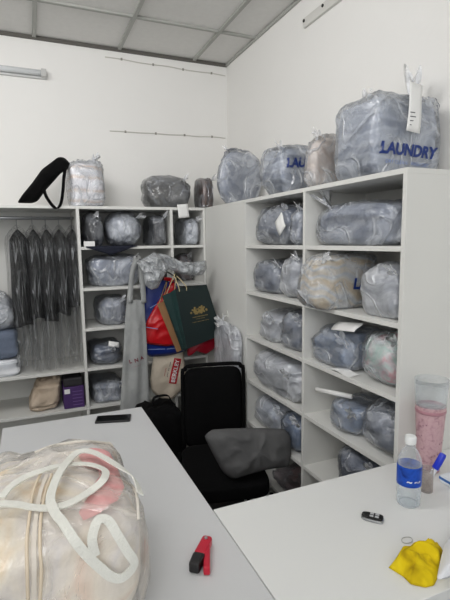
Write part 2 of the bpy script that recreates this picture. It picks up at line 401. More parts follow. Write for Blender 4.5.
def solve(bb, axis, fixed, z0, e1, e2, lim, front=False):
    """size along the shelf and height of a bag that shows at bounding box bb when its depth range is fixed"""
    X0, ytop, X1 = bb
    def pts(a0, a1, h):
        o = []
        for j in range(1, 12):
            th = -PI/2+PI*j/12
            for i in range(24):
                ph = 2*PI*i/24; c = sp(math.cos(th), e1)
                u = (a0+a1)/2+c*sp(math.cos(ph), e2)*(a1-a0)/2; d = (fixed[0]+fixed[1])/2+c*sp(math.sin(ph), e2)*(fixed[1]-fixed[0])/2; z = z0+(sp(math.sin(th), e1)+1)/2*h
                o.append(pj((u, d, z) if axis == 'x' else (d, u, z)))
        return o
    fm = (fixed[0]+fixed[1])/2
    p0, p1 = un(X0, ytop+15, **({'y': fm} if axis == 'x' else {'x': fm})), un(X1, ytop+15, **({'y': fm} if axis == 'x' else {'x': fm}))
    a0, a1 = (p0.x, p1.x) if axis == 'x' else (p1.y, p0.y); h = .2
    if front: a0, a1 = un(X1, ytop+20, x=fixed[0]+.03).y, un(X0, ytop+20, x=fixed[0]+.03).y
    if lim: a0 = max(a0, lim[0]); a1 = min(a1, lim[1])
    if a1-a0 < .1: a0, a1 = ((a0, a0+.1) if lim and a0 <= lim[0]+.02 else (a1-.1, a1))
    for it in range(40):
        P = pts(a0, a1, h); l = min(p[0] for p in P); r = max(p[0] for p in P); tp = min(p[1] for p in P)
        k = .0045
        if front: pass
        elif axis == 'x': a0 += (X0-l)*k*.7; a1 += (X1-r)*k*.7
        else: a1 -= (X0-l)*k*.8; a0 -= (X1-r)*k*.8
        if lim: a0 = max(a0, lim[0]); a1 = min(a1, lim[1])
        if a1-a0 < .1: a0, a1 = ((a0, a0+.1) if lim and a0 <= lim[0]+.02 else (a1-.1, a1))
        h += (tp-ytop)*k*.8; h = max(.03, min(h, .8))
    return a0, a1, h
def bag(label, box, cont, name='laundry_bag', cat='bag', group=None, flm=FILM, e1=.6, e2=.55, seed=None, amp=.085, fine=.035, ff=3, gather=(-.6, -.5, .7), folds=.10, layers=0, knot=None, ear_=True, tagp=None, taper=0, lean=(0, 0), lay=.03, cname='bedding'):
    bag.n += 1; seed = seed if seed is not None else bag.n
    x0, x1, y0, y1, z0, h = box; w, d = x1-x0, y1-y0; c = Vector(((x0+x1)/2, (y0+y1)/2, z0))
    t = thing(name, label, cat, c, group)
    kw = dict(e1=e1, e2=e2, seed=seed, amp=amp, taper=taper, lean=lean)
    fb = blob(w, d, h, fine=fine, ff=ff, gather=gather, folds=folds, layers=layers, lay=lay*.4, **kw)
    cb = blob(w, d, h, layers=layers, lay=lay, gather=gather, folds=folds*.35, nu=48, nv=32, **kw)
    K = clampfit(fb, box)
    for i, v in enumerate(fb.v): fb.v[i] = Vector([K[q][0]+K[q][1]*v[q] for q in range(3)])
    s = 1-min(.06, .012/min(w, d, h)*2)
    for i, v in enumerate(cb.v):
        v = Vector([K[q][0]+K[q][1]*v[q] for q in range(3)])
        cb.v[i] = Vector((c.x+(v.x-c.x)*s, c.y+(v.y-c.y)*s, max(z0+.003, z0+.003+(v.z-z0)*s)))
    mk(cname, cb, CONT[cont] if isinstance(cont, str) else cont, t, smooth=True)
    f = mk('plastic_film', fb, flm, t, smooth=True)
    if knot:
        kp, kd, kw_, kh = knot
        mk('knot', ear(kp, kd, kw_, kh, seed), FILMM, t, smooth=True)
    elif ear_:
        g = Vector(gather).normalized(); v = max(fb.v, key=lambda q: (q-c-Vector((0, 0, h*.5))).dot(g)*1.0+.25*(q.z-z0))
        dz_ = Vector((g.x, g.y, .25)).normalized(); eh = rnd.uniform(.035, .06)
        tip = min(v.z, z0+h-.02)
        mk('knot', ear(Vector((v.x, v.y, tip))-dz_*.012, dz_, rnd.uniform(.022, .034), eh, seed), FILMM, t, smooth=True)
    if tagp:
        pt, rt, upv, tw, tl = tagp
        paper_tag(t, f, pt, rt, upv, tw, tl)
    return t, f
bag.n = 0
def paper_tag(t, f, pt, rt, upv, tw, tl, mat=None):
    rt = Vector(rt).normalized(); upv = Vector(upv); upv = (upv-rt*upv.dot(rt)).normalized(); n = rt.cross(upv); pt = Vector(pt)
    b = B().grid(lambda u, v: pt+rt*(u-.5)*tw+upv*(v-.5)*tl+n*(.004+.004*math.sin(v*4+u)), 5, 7)
    return mk('paper_tag', b, mat or PAPER, t, smooth=True, solid_th=.0012)
# --- bags in the right unit: y solved from the photo, depth fixed by the shelf
def bagR(label, bb, lvl, cont, xr=(-.345, -.05), lim=None, e1=.6, e2=.55, hmax=None, front=True, **kw):
    z0 = ZT[lvl]+.001
    a0, a1, h = solve(bb, 'y', xr, z0, e1, e2, lim, front)
    if lvl == 0 and not front: print(label, [round(q, 3) for q in (a0, a1, h)])
    if hmax: h = min(h, hmax)
    BOXES[label] = (xr[0], xr[1], a0, a1, z0, h)
    return bag(label, (xr[0], xr[1], a0, a1, z0, h), cont, e1=e1, e2=e2, **kw)
def bagL(label, bb, lvl, cont, yr=(-.405, -.06), lim=None, e1=.6, e2=.55, hmax=None, **kw):
    z0 = ZT[lvl]+.001
    a0, a1, h = solve(bb, 'x', yr, z0, e1, e2, lim)
    if hmax: h = min(h, hmax)
    BOXES[label] = (a0, a1, yr[0], yr[1], z0, h)
    return bag(label, (a0, a1, yr[0], yr[1], z0, h), cont, e1=e1, e2=e2, gather=kw.pop('gather', (.2, -.8, .5)), **kw)
FARL = (YM+.004, Y1-TB-.004); NEARL = (YN+TB+.004, YM-.022); HM = .235
G = 'bagged laundry in the right shelf unit'; GT = 'bagged laundry on top of the shelves'; GL = 'bagged laundry in the back shelf unit'
# row 0
bagR('dark grey bagged blanket with a white paper corner, top bin of the far column', (252, 203, 290), 1, 'slate', lim=(-1.47, FARL[1]), hmax=HM, group=G,
     tagp=(un(281, 224, x=-.354), (0, -.8, .6), (0, .6, .8), .075, .085))
bagR('smaller grey bag squeezed against the divider in the top bin of the far column', (287, 206, 302), 1, 'grey', xr=(-.34, -.06), lim=(FARL[0], -1.48), hmax=.232, group=G)
bagR('wide grey bagged duvet alone in the top bin beside the end panel', (308, 198, 397), 1, 'grey', lim=NEARL, hmax=.205, group=G, e1=.55, e2=.5, knot=((-.28, -1.76, ZT[1]+.15), (-.6, .45, .75), .055, .085))
# row 1
bagR('grey bag at the far end of the second bin down, far column', (251, 258, 278), 2, 'slate', lim=(-1.35, FARL[1]), hmax=.232, group=G)
bagR('paler grey bag nearest the divider in the second bin down, far column', (270, 254, 302), 2, 'grey', lim=(FARL[0], -1.36), hmax=HM, group=G, flm=FILMM)
t, f = bagR('large bag of cream and white layered bedding bulging out over its shelf', (297, 251, 360), 2, 'cream', xr=(-.46, -.08), lim=(-1.905, -1.70), hmax=.236, group=G, layers=5, flm=FILM, e1=.5, gather=(-.3, -.9, .2))
LAU1 = (t, f)
bagR('pale grey bag beside the cream bedding bag, against the end panel', (356, 260, 404), 2, 'grey', xr=(-.35, -.06), lim=(NEARL[0], -1.985), hmax=.21, group=G, flm=FILMM, knot=None)
# row 2
bagR('grey bag farther from the divider in the third bin down, far column', (259, 307, 281), 3, 'slate', lim=(-1.37, -1.14), hmax=.19, group=G, flm=FILMM)
bagR('grey bag against the divider in the third bin down, far column', (276, 307, 302), 3, 'slate', lim=(FARL[0], -1.375), hmax=.2, group=G)
bagR('light blue folded bag with white slip, beside the pink and green one', (310, 322, 353), 3, 'blue', lim=(-1.98, NEARL[1]), hmax=.215, group=G, e2=.4, layers=3,
     tagp=(un(347, 327, x=-.325), (0, -1, .1), (.75, .1, .6), .15, .055))
bagR('bag with pink and green patterned bedding beside the end panel', (351, 325, 400), 3, 'pinkgreen', lim=(NEARL[0], -1.97), hmax=.225, group=G, e1=.7, e2=.7)
# row 3
bagR('white plastic bag with many creases in the fourth bin down, far column', (245, 347, 301), 4, 'pale', xr=(-.375, -.05), lim=FARL, hmax=.225, group=G, flm=FILMM, folds=.16, gather=(-.9, -.3, .2))
bagR('blue bag with a white roll on it, left in the fourth bin down, near column', (327, 391, 362), 4, 'blue', lim=(-2.0, NEARL[1]-.05), hmax=.195, group=G, layers=3, e1=.5, e2=.6)
bagR('tall round slate blue bag beside the end panel, fourth bin down', (357, 393, 398), 4, 'slate', lim=(NEARL[0], -1.985), hmax=.235, group=G, layers=5, e1=.75, e2=.7)
# row 4
bagR('crumpled light blue bag with loose plastic at the far end of the fifth bin down', (250, 390, 279), 5, 'blue', lim=(-1.36, FARL[1]), hmax=.235, group=G, flm=FILMM, folds=.14)
bagR('plain blue pillow bag against the divider in the fifth bin down', (275, 404, 302), 5, 'blue', lim=(FARL[0], -1.365), hmax=.215, group=G, flm=FILMD)
bagR('dark blue bag low in the near column behind the desk edge', (333, 438, 380), 5, 'slate', lim=NEARL, hmax=.22, group=G, flm=FILMD)
bagR('mauve grey bag in the lowest visible bin of the far column', (270, 462, 301), 6, 'mauve', xr=(-.33, -.06), lim=FARL, hmax=.2, group=G, flm=FILMD)
# on top of the right unit
bagR('round grey bag at the corner end of the top of the shelves', (216, 148, 262), 0, 'grey', xr=(-.345, -.02), front=False, group=GT, e1=.75, e2=.65, lim=(-1.155, -.55))
t, f = bagR('grey bag with partly hidden blue letters, second along the shelf top from the corner', (258, 143, 332), 0, 'greyfold', xr=(-.35, -.02), front=False, group=GT, layers=3, lim=(-1.44, -1.165), e2=.4)
LAU2 = (t, f)
bagR('small beige bag behind the large clear laundry bag on the shelf top', (304, 133, 345), 0, 'beige', xr=(-.33, -.02), front=False, group=GT, lim=(-1.80, -1.58))
BIG = bagR('largest clear bag with blue LAUNDRY lettering on the end of the shelf top', (333, 90, 442), 0, 'greyfold', xr=(-.365, -.03), front=False, group=GT, layers=4, lim=(-2.11, -1.83), e1=.38, e2=.26, fine=.03, amp=.04, ear_=False, gather=(.3, -.6, .8))
# --- bags in the back unit
bagL('dark wrapped bundle at left in the top bin of the back unit', (80, 212, 104), 1, 'dark', lim=(XA+.013, -1.02), hmax=.22, group=GL, flm=FILMD)
bagL('round pale grey bag with cream contents in the top bin of the back unit', (102, 211, 141), 1, 'pale', lim=(-1.015, -.75), hmax=.235, group=GL, e1=.85, e2=.85, gather=(.6, -.6, .5))
bagL('black netted bundle at right in the top bin of the back unit', (142, 215, 166), 1, 'dark', lim=(-.745, XB-.013), hmax=.215, group=GL, e1=.4, e2=.4, flm=FILMD)
bagL('wide grey bagged duvet filling the second bin of the back unit', (84, 253, 142), 2, 'grey', lim=(XA+.013, XB-.013), hmax=.228, group=GL, e1=.5)
bagL('grey bag in the third bin down of the back unit', (93, 293, 128), 3, 'slate', lim=(XA+.05, -.75), hmax=.225, group=GL)
bagL('dark grey bag with white tag in the fourth bin of the back unit', (87, 336, 122), 4, 'slate', lim=(XA+.013, -.76), hmax=.2, group=GL, flm=FILMD, gather=(.1, -.9, .2),
     tagp=((-1.01, -.408, .935), (1, 0, -.25), (0, .2, 1), .07, .035))
bagL('tall blue grey bag in the lowest bin of the back unit', (88, 371, 124), 5, 'slate', lim=(XA+.013, -.76), hmax=.23, group=GL, e1=.4, e2=.4)
bagL('pale grey bag alone in the narrow top bin by the corner', (174, 218, 205), 1, 'pale', lim=(XB+.013, XE-.02), hmax=.19, group=GL, e1=.55, e2=.5)
bagL('mauve pouch in the narrow second bin by the corner', (173, 252, 196), 2, 'mauve', yr=(-.26, -.06), lim=(XB+.013, XE-.02), hmax=.2, group=GL, flm=FILMD)
# --- on top of the back unit
bagL('clear drawstring bag of white and cream linen beside the black bag', (65, 158, 105), 0, fabric('white cream linen', [(236, 236, 240), (222, 218, 222), (214, 196, 182), (226, 214, 206), (238, 238, 242)], bands=2.3, dist=1.5), yr=(-.40, -.12), group=GT, e1=.4, e2=.45, flm=FILM, gather=(0, -.1, 1), folds=.12)
bagL('wide dark grey bagged blanket lying on top of the back unit', (140, 174, 203), 0, 'mesh', yr=(-.39, -.08), lim=(-.86, -.415), group=GT, e1=.65, e2=.5, gather=(.1, -1, .2), folds=.16, flm=FILMD,
     tagp=((-.515, -.422, 1.80), (1, 0, .1), (0, -.05, 1), .075, .09))
bagL('small brown bundle at the corner end of the back unit top', (200, 177, 218), 0, 'brown', yr=(-.40, -.2), lim=(-.40, -.27), group=GT, e1=.4, e2=.4, flm=FILMD)
# printing on the bags
t, f = BIG
bb = BOXES['largest clear bag with blue LAUNDRY lettering on the end of the shelf top']
yb = bb[2]
L0, L1 = un(383, 147.5, y=yb+.005), un(432, 154, y=yb+.005); cc = (L0+L1)/2; rt = (L1-L0)
print_on(t, f, 'LAUNDRY', cc, rt, (0, 0, 1), .055, BLUEINK, bold=.042, shear=.15)
print_on(t, f, 'DRY CLEAN · WASH DRY', cc+Vector((.0, 0, -.044)), rt, (0, 0, 1), .018, PALEBLUE)
for (px, py, w_, l_, nm) in ((414, 108, .06, .17, 0),):
    c = un(px, py, y=yb-.012)
    tg = paper_tag(t, f, c, (1, 0, -.12), (.22, .05, 1), w_, l_)
    print_on(t, None, '123456', c+Vector((-.01, -.008, -.05)), (1, 0, -.12), (.22, .05, 1), .012, GREYINK) if False else None
    for k in range(4):
        q = c+Vector((-.012, -.0105, -.02-.014*k)); mk('tag_print', B().box(q.x-.014, q.x+.008+.004*(k % 2), q.y, q.y+.0005, q.z, q.z+.003), GREYINK, tg)
mk('knot', ear((-.12, yb+.10, bb[4]+bb[5]-.02), (.1, -.1, 1), .05, .10, 5), FILMM, t, smooth=True)
mk('knot', ear((-.22, yb+.22, bb[4]+bb[5]-.02), (-.1, .1, 1), .035, .06, 8), FILMM, t, smooth=True)
t, f = LAU2
L0 = un(290, 161, y=-1.44)
print_on(t, f, 'LAUNDRY', Vector((L0.x+.125, -1.44, L0.z)), (1, .0, .06), (0, 0, 1), .06, BLUEINK, bold=.042, shear=.15)
t, f = LAU1
L0 = un(355, 286, y=-1.9)
print_on(t, f, 'LAUNDRY', Vector((L0.x+.125, -1.9, L0.z)), (1, 0, -.06), (0, 0, 1), .06, BLUEINK, bold=.042, shear=.15)

# ------------------------------------------------------------------ soft flat things
def resample(poly, n):
    P = [Vector(p) for p in poly]; L = [(P[(i+1) % len(P)]-P[i]).length for i in range(len(P))]; T = sum(L); out = []
    for k in range(n):
        d = T*k/n; i = 0
        while d > L[i] and i < len(P)-1: d -= L[i]; i += 1
        out.append(P[i].lerp(P[(i+1) % len(P)], min(1, d/L[i])))
    return out
def cushion(poly, th, seed=0, n=64, rings=10, wr=.0, wf=9, pw=.5, up=None, relax=1):
    """closed soft form: a flat outline puffed to thickness th; poly is a list of 3-D points"""
    P = resample(poly, n)
    for _ in range(relax): P = [(P[i-1]+P[i]*2+P[(i+1) % n])/4 for i in range(n)]
    c = sum(P, Vector())/n; nr = Vector()
    for i in range(n): nr += (P[i]-c).cross(P[(i+1) % n]-c)
    nr.normalize(); so = Vector((seed*2.3, seed*1.7, seed)); b = B(); vs = []; fs = []
    for side in (1, -1):
        base = len(vs)
        for k in range(rings+1):
            s = 1-k/rings
            for p in P:
                q = c+(p-c)*s; t = th/2*max(0, 1-s**2.6)**pw
                w_ = wr*((1-abs(noise.noise(q*wf+so)))**3-.4)*(1-s**4)
                vs.append(q+nr*side*(t+w_))
        for k in range(rings):
            for i in range(n):
                j = (i+1) % n; f = (base+k*n+i, base+k*n+j, base+(k+1)*n+j, base+(k+1)*n+i); fs.append(f if side == 1 else f[::-1])
    b.add(vs, fs); return b
def weld(o, d=.0004):
    bm = bmesh.new(); bm.from_mesh(o.data); bmesh.ops.remove_doubles(bm, verts=bm.verts, dist=d); bmesh.ops.recalc_face_normals(bm, faces=bm.faces[:]); bm.to_mesh(o.data); bm.free()
    o.data.polygons.foreach_set('use_smooth', [True]*len(o.data.polygons)); return o
def pxpoly(pts, y=None, x=None, z=None): return [un(a, c, x=x, y=y, z=z) for a, c in pts]

# ------------------------------------------------------------------ garments on the rail
GFILM = film('garment film', (214, 218, 222), .0, .05, .12, 9, (3.6, 3.6, .3), 1, .42, .4)  # stretched crease lines paint narrow vertical highlights on the covers
COAT = solid('black suiting', (6, 6, 7), .8, var=.3, scale=14, bump=.2, bscale=60)
def garment(px, wpx, zbot, label, seed, shoulder=0):
    x = un(px, 300, y=-.25).x; hw = wpx/145/2; ztop = 1.715
    t = thing('garment_bag', label, 'garment', (x, -.25, ZT[4]+.012), 'dark suits in clear film on the rail')
    rs = random.Random(seed); a0 = rs.random()*6
    def coat(s, v):
        a = 2*PI*s; k = min(1, v/.14); k = math.sin(k*PI/2); z = ztop-.03-v*(ztop-.03-zbot)
        pl = .87+.08*math.sin(a*5+a0+v*1.5)+.05*math.sin(a*9+a0*2)
        return Vector((x+(.006+(hw-.006)*k*pl)*math.cos(a)+.002*math.sin(v*5+a0), -.25+(.02+.115*k)*math.sin(a)*(1+.08*math.sin(a*3+a0)), z-.012*math.sin(a*2+a0)*v))
    b = B().grid(coat, 44, 20, closed_u=True); b.f += [tuple(range(43, -1, -1)), tuple(range(44*19, 44*20))]
    mk('suit', b, COAT, t, smooth=True)
    zb = ZT[4]+.012+.05*rs.random()
    def fl(s, v):
        a = 2*PI*s; k = math.sin(min(1, v/.12)*PI/2); z = ztop-v*(ztop-zb)
        pl = .97+.05*math.sin(a*6+a0+v*2+2*noise.noise(Vector((s*5, v*3, seed))))+.06*noise.noise(Vector((s*14, v*2, seed*2)))
        return Vector((x+(.010+(hw+.006)*k*pl)*math.cos(a), -.25+(.025+.122*k)*math.sin(a)*(.9+.1*pl), z))
    b = B().grid(fl, 64, 26, closed_u=True)
    mk('plastic_cover', b, GFILM, t, smooth=True)
    hk = [(x, -.25, ztop-.04), (x, -.25, 1.735)]+[(x, -.25-.0135*math.sin(q), 1.757-.0135*math.cos(q)) for q in (.9, 1.5, 2.2, 3.0, 3.7, 4.4)]
    mk('hanger_hook', B().tube(hk, .0022, 6), METAL, t, smooth=True)
xs = ((22, 17.5, 1.09, 'dark suit with pale collar glints, first in the row on the rail from the left', 1), (37.2, 13, 1.13, 'black suit second in the row on the rail, behind film glare', 0),
      (50.2, 13, 1.11, 'black suit in the middle of the five on the rail', 0), (63.2, 13, 1.15, 'black suit fourth in the row on the rail', 0), (75.6, 12, 1.19, 'black suit in clear film hanging nearest the cube bins', 0))
for i, (px, w_, zb, lab, sh) in enumerate(xs): garment(px, w_, zb, lab, i*3+1, sh)

# ------------------------------------------------------------------ folded laundry at the left edge
def folded(name, label, box, mat, seed, layers=3, e=.35, lay=.05, cat='laundry', film_=None):
    x0, x1, y0, y1, z0, h = box; c = Vector(((x0+x1)/2, (y0+y1)/2, z0))
    b = blob(x1-x0, y1-y0, h, e1=e, e2=e, seed=seed, amp=.05, layers=layers, lay=lay); K = clampfit(b, box)
    b.v = [Vector([K[q][0]+K[q][1]*v[q] for q in range(3)])+c*0 for v in b.v]
    return single(name, b, mat, label, cat, smooth=True)
def fit0(b, box): return b
zs = ZT[4]+.001
folded('folded_linen', 'white folded linen at the bottom of the stack at the left edge', (-1.92, -1.575, -.40, -.10, zs, .105), CONT['white'], 31, 3)
folded('folded_blanket', 'grey blue folded blanket in the middle of the stack at the left edge', (-1.90, -1.58, -.39, -.11, zs+.107, .175), fabric('steel blue blanket', [(96, 106, 124), (120, 130, 148)], 5), 32, 1)
bag('clear bag of pale towels on top of the stack at the left edge', (-1.90, -1.585, -.39, -.12, zs+.284, .24), 'white', group=GL, layers=3, e1=.6, gather=(.3, -.8, .5), lean=(-.03, 0))
# bottom compartment
zb = ZT[5]+.001
b = blob(.21, .26, .215, e1=.5, e2=.5, seed=40, amp=.10, layers=3.2, lay=.16, lean=(.05, 0), taper=.25); K = clampfit(b, (-1.545, -1.345, -.40, -.14, zb, .215))
b.v = [Vector([K[q][0]+K[q][1]*v[q] for q in range(3)]) for v in b.v]
single('folded_blanket', b, fabric('beige fleece', [(182, 164, 144), (212, 196, 178)], 6), 'beige folded fleece blanket on the lowest shelf beside the purple box', 'blanket', smooth=True)
t = thing('storage_box', 'purple carton with a dark lid on the lowest shelf at left', 'box', (-1.27, -.32, zb))
mk('carton', B().box(-1.338, -1.212, -.40, -.22, zb, zb+.142, .004), solid('purple card', (74, 46, 104), .6, var=.15, scale=20), t)
mk('lid', B().box(-1.334, -1.216, -.396, -.224, zb+.142, zb+.20, .012), solid('dark lid', (44, 42, 46), .7), t)
mk('paper_label', B().box(-1.332, -1.298, -.402, -.4003, zb+.10, zb+.13), PAPER, t)
for k in range(5): mk('printed_line', B().box(-1.284, -1.222, -.4012, -.4003, zb+.02+.022*k, zb+.024+.022*k), solid('violet ink', (120, 92, 150), .6), t)
# navy cloth over the second shelf and a small white box
x0 = un(86, 248, y=YL).x; x1 = un(137, 248, y=YL).x
def navy(s, v):
    x = x0+(x1-x0)*s; q = v*.22; hang = .052*max(0, 1-abs(s-.48)*2.1)+.006
    y = -.24-(q if q < .183 else .183+min(.004, q-.183)); z = Z[1]+TB/2+.0025 if v < .8 else Z[1]+TB/2+.0025-hang*(v-.8)/.2
    return Vector((x, YL-.006 if v >= .8 else -.26-(v/.8)*(-.26-YL+.006), z))
b = B().grid(navy, 30, 16); single('navy_cloth', b, solid('navy cloth', (22, 26, 42), .9, var=.2), 'navy cloth hanging over the edge of the top bin shelf under the round bag', 'cloth', smooth=True, solid_th=.002)
single('label_box', B().box(un(84, 245, y=YL).x, un(95, 245, y=YL).x, YL+.001, YL+.014, ZT[1]+.001, ZT[1]+.034, .002), PAPER, 'small white card standing at the front of the top bin shelf at left', 'card')

# ------------------------------------------------------------------ black bag on the wardrobe top
poly = pxpoly([(17, 203), (22, 195), (32, 183), (42, 169), (49, 164), (58, 157), (64, 157), (70, 163), (69, 168), (60, 174), (55, 180), (45, 191), (38, 201), (33, 203.3)], y=-.32)
zt = Z[0]+.001
for p in poly: p.z = max(p.z, zt); p.y = -.32-(.0)*(p.z-zt)
t = thing('black_bag', 'black cloth shoulder bag leaning on top of the wardrobe section', 'bag', (-1.42, -.32, zt))
weld(mk('bag_body', cushion(poly, .12, 3, wr=.012), BLK, t, smooth=True))
sp_ = smooth_path(pxpoly([(44, 189), (46, 196), (52, 205), (57, 208), (61, 203), (63, 190), (64, 176), (66, 167)], y=-.435), 5)
mk('strap', B().ribbon(sp_, (.3, .25, .1), .022, .004), BLK, t, smooth=True)

# ------------------------------------------------------------------ coat stand and what hangs on it
t = thing('coat_stand', 'black coat stand behind the hanging bags in front of the back shelves', 'coat stand', (-.66, -.452, 0))
SY = -.452
mk('pole', B().tube([(-.66, SY, .02), (-.66, SY, 1.50)], .012, 12), BLKP, t, smooth=True)
mk('base', B().lathe([(.115, 0), (.115, .010), (.03, .022), (.0001, .022)], (-.66, SY-.10, 0), 32), BLKP, t, auto=40)
HOOK = {}
for nm, hx, hy, hz in (('grey', -.86, -.60, 1.478), ('silver', -.80, -.66, 1.46), ('red', -.71, -.57, 1.36), ('green', -.655, -.66, 1.385), ('kraft', -.675, -.535, 1.34), ('tote', -.70, -.485, 1.30), ('crimson', -.50, -.585, 1.20), ('foil', -.56, -.62, 1.43)):
    HOOK[nm] = Vector((hx, hy, hz)); z0 = hz-.0
    mk('hook', B().tube(smooth_path([(-.66, SY, z0+.02), ((-.66+hx)/2, (SY+hy)/2, z0+.01), (hx, hy+.01, z0-.004), (hx, hy-.012, z0), (hx, hy-.016, z0+.018)], 4), .0045, 8), BLKP, t, smooth=True)
GREYC = fabric('grey cotton', [(150, 152, 152), (176, 178, 177)], 7, bump=.3)
# long grey cotton bag
def coord(px, py, y): return un(px, py, y=y)
t = thing('cotton_bag', 'long pale grey cotton bag with small red letters hanging at left of the cluster', 'bag', un(136, 424, y=-.60))
TOP, BOT = 300, 424
def gb(s, v, front):
    py = TOP+(BOT-TOP)*v
    xl = 127-7.5*v**.8; xr = 144.2+7*v
    p = un(xl+(xr-xl)*s, py-3*v*math.sin(s*3), y=-.60)
    e = math.sin(PI*s)**.5
    p.y += front*(-.028*e*(.25+.75*v))-.012*math.sin(s*13+v*2)*v*e-.010*noise.noise(Vector((s*4, v*3, 2)))
    return p
b = B().grid(lambda s, v: gb(s, v, 1), 26, 24); b.grid(lambda s, v: gb(s, v, -1), 26, 24)
o = mk('bag_body', b, GREYC, t, smooth=True); f = o
for q in (0, 1):
    pth = smooth_path([un(a, c, y=-.60+.014-.028*q) for a, c in (((130, 303), (131, 285), (133, 270), (137, 260.5), (140, 262), (142, 275), (143.2, 290), (143.8, 303)) if q else ((129, 302), (132, 275), (136, 259.5), (139.5, 259.5), (141, 275), (144, 302)))], 4)
    mk('handle', B().ribbon(pth, (.5, .0, .3) if q else (1, 0, .2), .030, .003), GREYC, t, smooth=True)
print_on(t, f, 'L N A', un(137.5, 361, y=-.64), (1, 0, .19), (0, 0, 1), .032, REDINK, bold=.03, spacing=1.2, off=.002)
print_on(t, f, '- - - - -', un(137.5, 366.5, y=-.64), (1, 0, .19), (0, 0, 1), .02, solid('faded red ink', (170, 100, 110), .7), bold=.01, off=.002)
# red and blue shopping bag
t = thing('shopping_bag', 'red and blue glossy plastic shopping bag beside the long grey bag', 'bag', un(164, 357, y=-.535))
RED = solid('red plastic', (205, 28, 36), .3, var=.15, scale=9, bump=.4, bscale=22); BLU = solid('blue plastic', (30, 52, 135), .32, var=.2, scale=8, bump=.3, bscale=18)
P1 = pxpoly([(145, 278), (153, 270), (162, 276), (168, 283), (176, 280), (180, 300), (183, 335), (186.5, 351), (168, 356), (147, 357), (144, 342), (141, 320), (143, 295)], y=-.515)
fb_ = weld(mk('blue_body', cushion(P1, .05, 5, wr=.010, wf=14), BLU, t))
P2 = pxpoly([(170, 284), (175, 281), (178, 300), (180, 335), (180, 345), (165, 346.5), (147, 344), (143.5, 338), (146, 322), (155, 306)], y=-.548)
fr_ = weld(mk('red_panel', cushion(P2, .03, 6, wr=.016, wf=16), RED, t))
mk('orange_panel', cushion(pxpoly([(141.5, 283), (145.5, 280), (145, 300), (141.5, 308)], y=-.535), .01), solid('orange plastic', (190, 72, 30), .4), t, smooth=True)
for (a, c, d, e_) in ((145, 327, 158, 329), (150, 308, 157, 304)):
    p, q = un(a, c, y=-.577), un(d, e_, y=-.577); mk('printed_line', B().ribbon([p, q], (0, 0, 1), .0045, .001), PALEBLUE, t)
for (a, c, d, e_) in ((148, 349.5, 165, 349), (167, 349, 181, 347.5)):
    p, q = un(a, c, y=-.546), un(d, e_, y=-.546); mk('printed_line', B().ribbon([p, q], (0, 0, 1), .0045, .001), PALEBLUE, t)
mk('handle', B().ribbon(smooth_path([un(170, 285, y=-.55), un(171, 279, y=-.56), tuple(HOOK['red']+Vector((0, 0, .004))), un(174, 281, y=-.54)], 4), (1, 0, .4), .016, .002), RED, t, smooth=True)
# kraft bag
t = thing('kraft_bag', 'brown paper bag wedged between red bag and dark green bag', 'bag', un(172, 350, y=-.575))
K4 = pxpoly([(157, 304), (164, 301), (184, 349), (177, 352.5)], y=-.612)
mk('bag_body', B().prism(K4, (.01, .018, 0)), solid('kraft paper', (150, 112, 76), .8, var=.08, scale=12), t)
mk('handle', B().tube(smooth_path([K4[0].lerp(K4[1], .3), tuple(HOOK['kraft']+Vector((0, -.006, .006))), K4[0].lerp(K4[1], .9)], 6), .0025, 6), solid('paper cord', (190, 160, 110), .8), t, smooth=True)
# dark green paper bag, tilted
GRN = solid('dark green paper', (8, 30, 30), .6, var=.12, scale=6, bump=.15, bscale=14); GRN2 = solid('green paper gusset', (26, 56, 55), .45, var=.1)
t = thing('paper_bag', 'dark green paper carrier bag with gold emblem hanging tilted', 'bag', un(195, 350, y=-.66))
FY = -.69
TL, TR, BR, BL = pxpoly([(175, 289), (206.5, 284.5), (222.5, 334.5), (187, 349)], y=FY)
SL = un(162, 296, y=-.632); SB = un(181.5, 350, y=-.632)
d1, d2 = SL-TL, SB-BL
b = B(); b.add([TL, TR, BR, BL, TL+d1, TR+d1, BR+d2, BL+d2], [(0, 1, 2, 3), (1, 5, 6, 2), (3, 2, 6, 7), (4, 7, 6, 5)])
mk('bag_body', b, GRN, t, solid_th=.0015)
b = B(); gm, gn = (TL+SL)/2+Vector((.012, .0, 0)), (BL+SB)/2+Vector((.004, 0, 0)); b.add([SL, gm, TL, SB, gn, BL], [(0, 1, 4, 3), (1, 2, 5, 4)]); mk('gusset', b, GRN2, t, solid_th=.0015)
GOLD = solid('gold foil', (140, 120, 70), .5, .0, var=.15)
rt = (TR-TL).normalized(); upv = (TL-BL).normalized(); nn = rt.cross(upv).normalized()
if nn.y > 0: nn = -nn
def crest(px, py): return un(px, py, y=FY)+nn*.0022
em = B(); c0 = crest(199, 312.5); ru = Vector((1, 0, .12)).normalized(); uu = Vector((-.12, 0, 1)).normalized()
rs = random.Random(4)
def disc(b, c, r, n=8): b.add([c+ru*r*math.cos(2*PI*k/n)+uu*r*math.sin(2*PI*k/n) for k in range(n)], [tuple(range(n))])
for k in range(46):
    a = PI*(.04+.92*rs.random()); r = rs.choice((.052, .043, .034, .024, .014)); disc(em, c0+ru*r*math.cos(a)*1.05+uu*(r*math.sin(a)*.9-.006)+nn*.0002*rs.random(), .0042+.0035*rs.random())
for k in (-2, -1, 0, 1, 2): em.ribbon([c0+ru*k*.010-uu*.008, c0+ru*k*.016+uu*.03], ru, .004, .0006)
mk('emblem', em, GOLD, t)
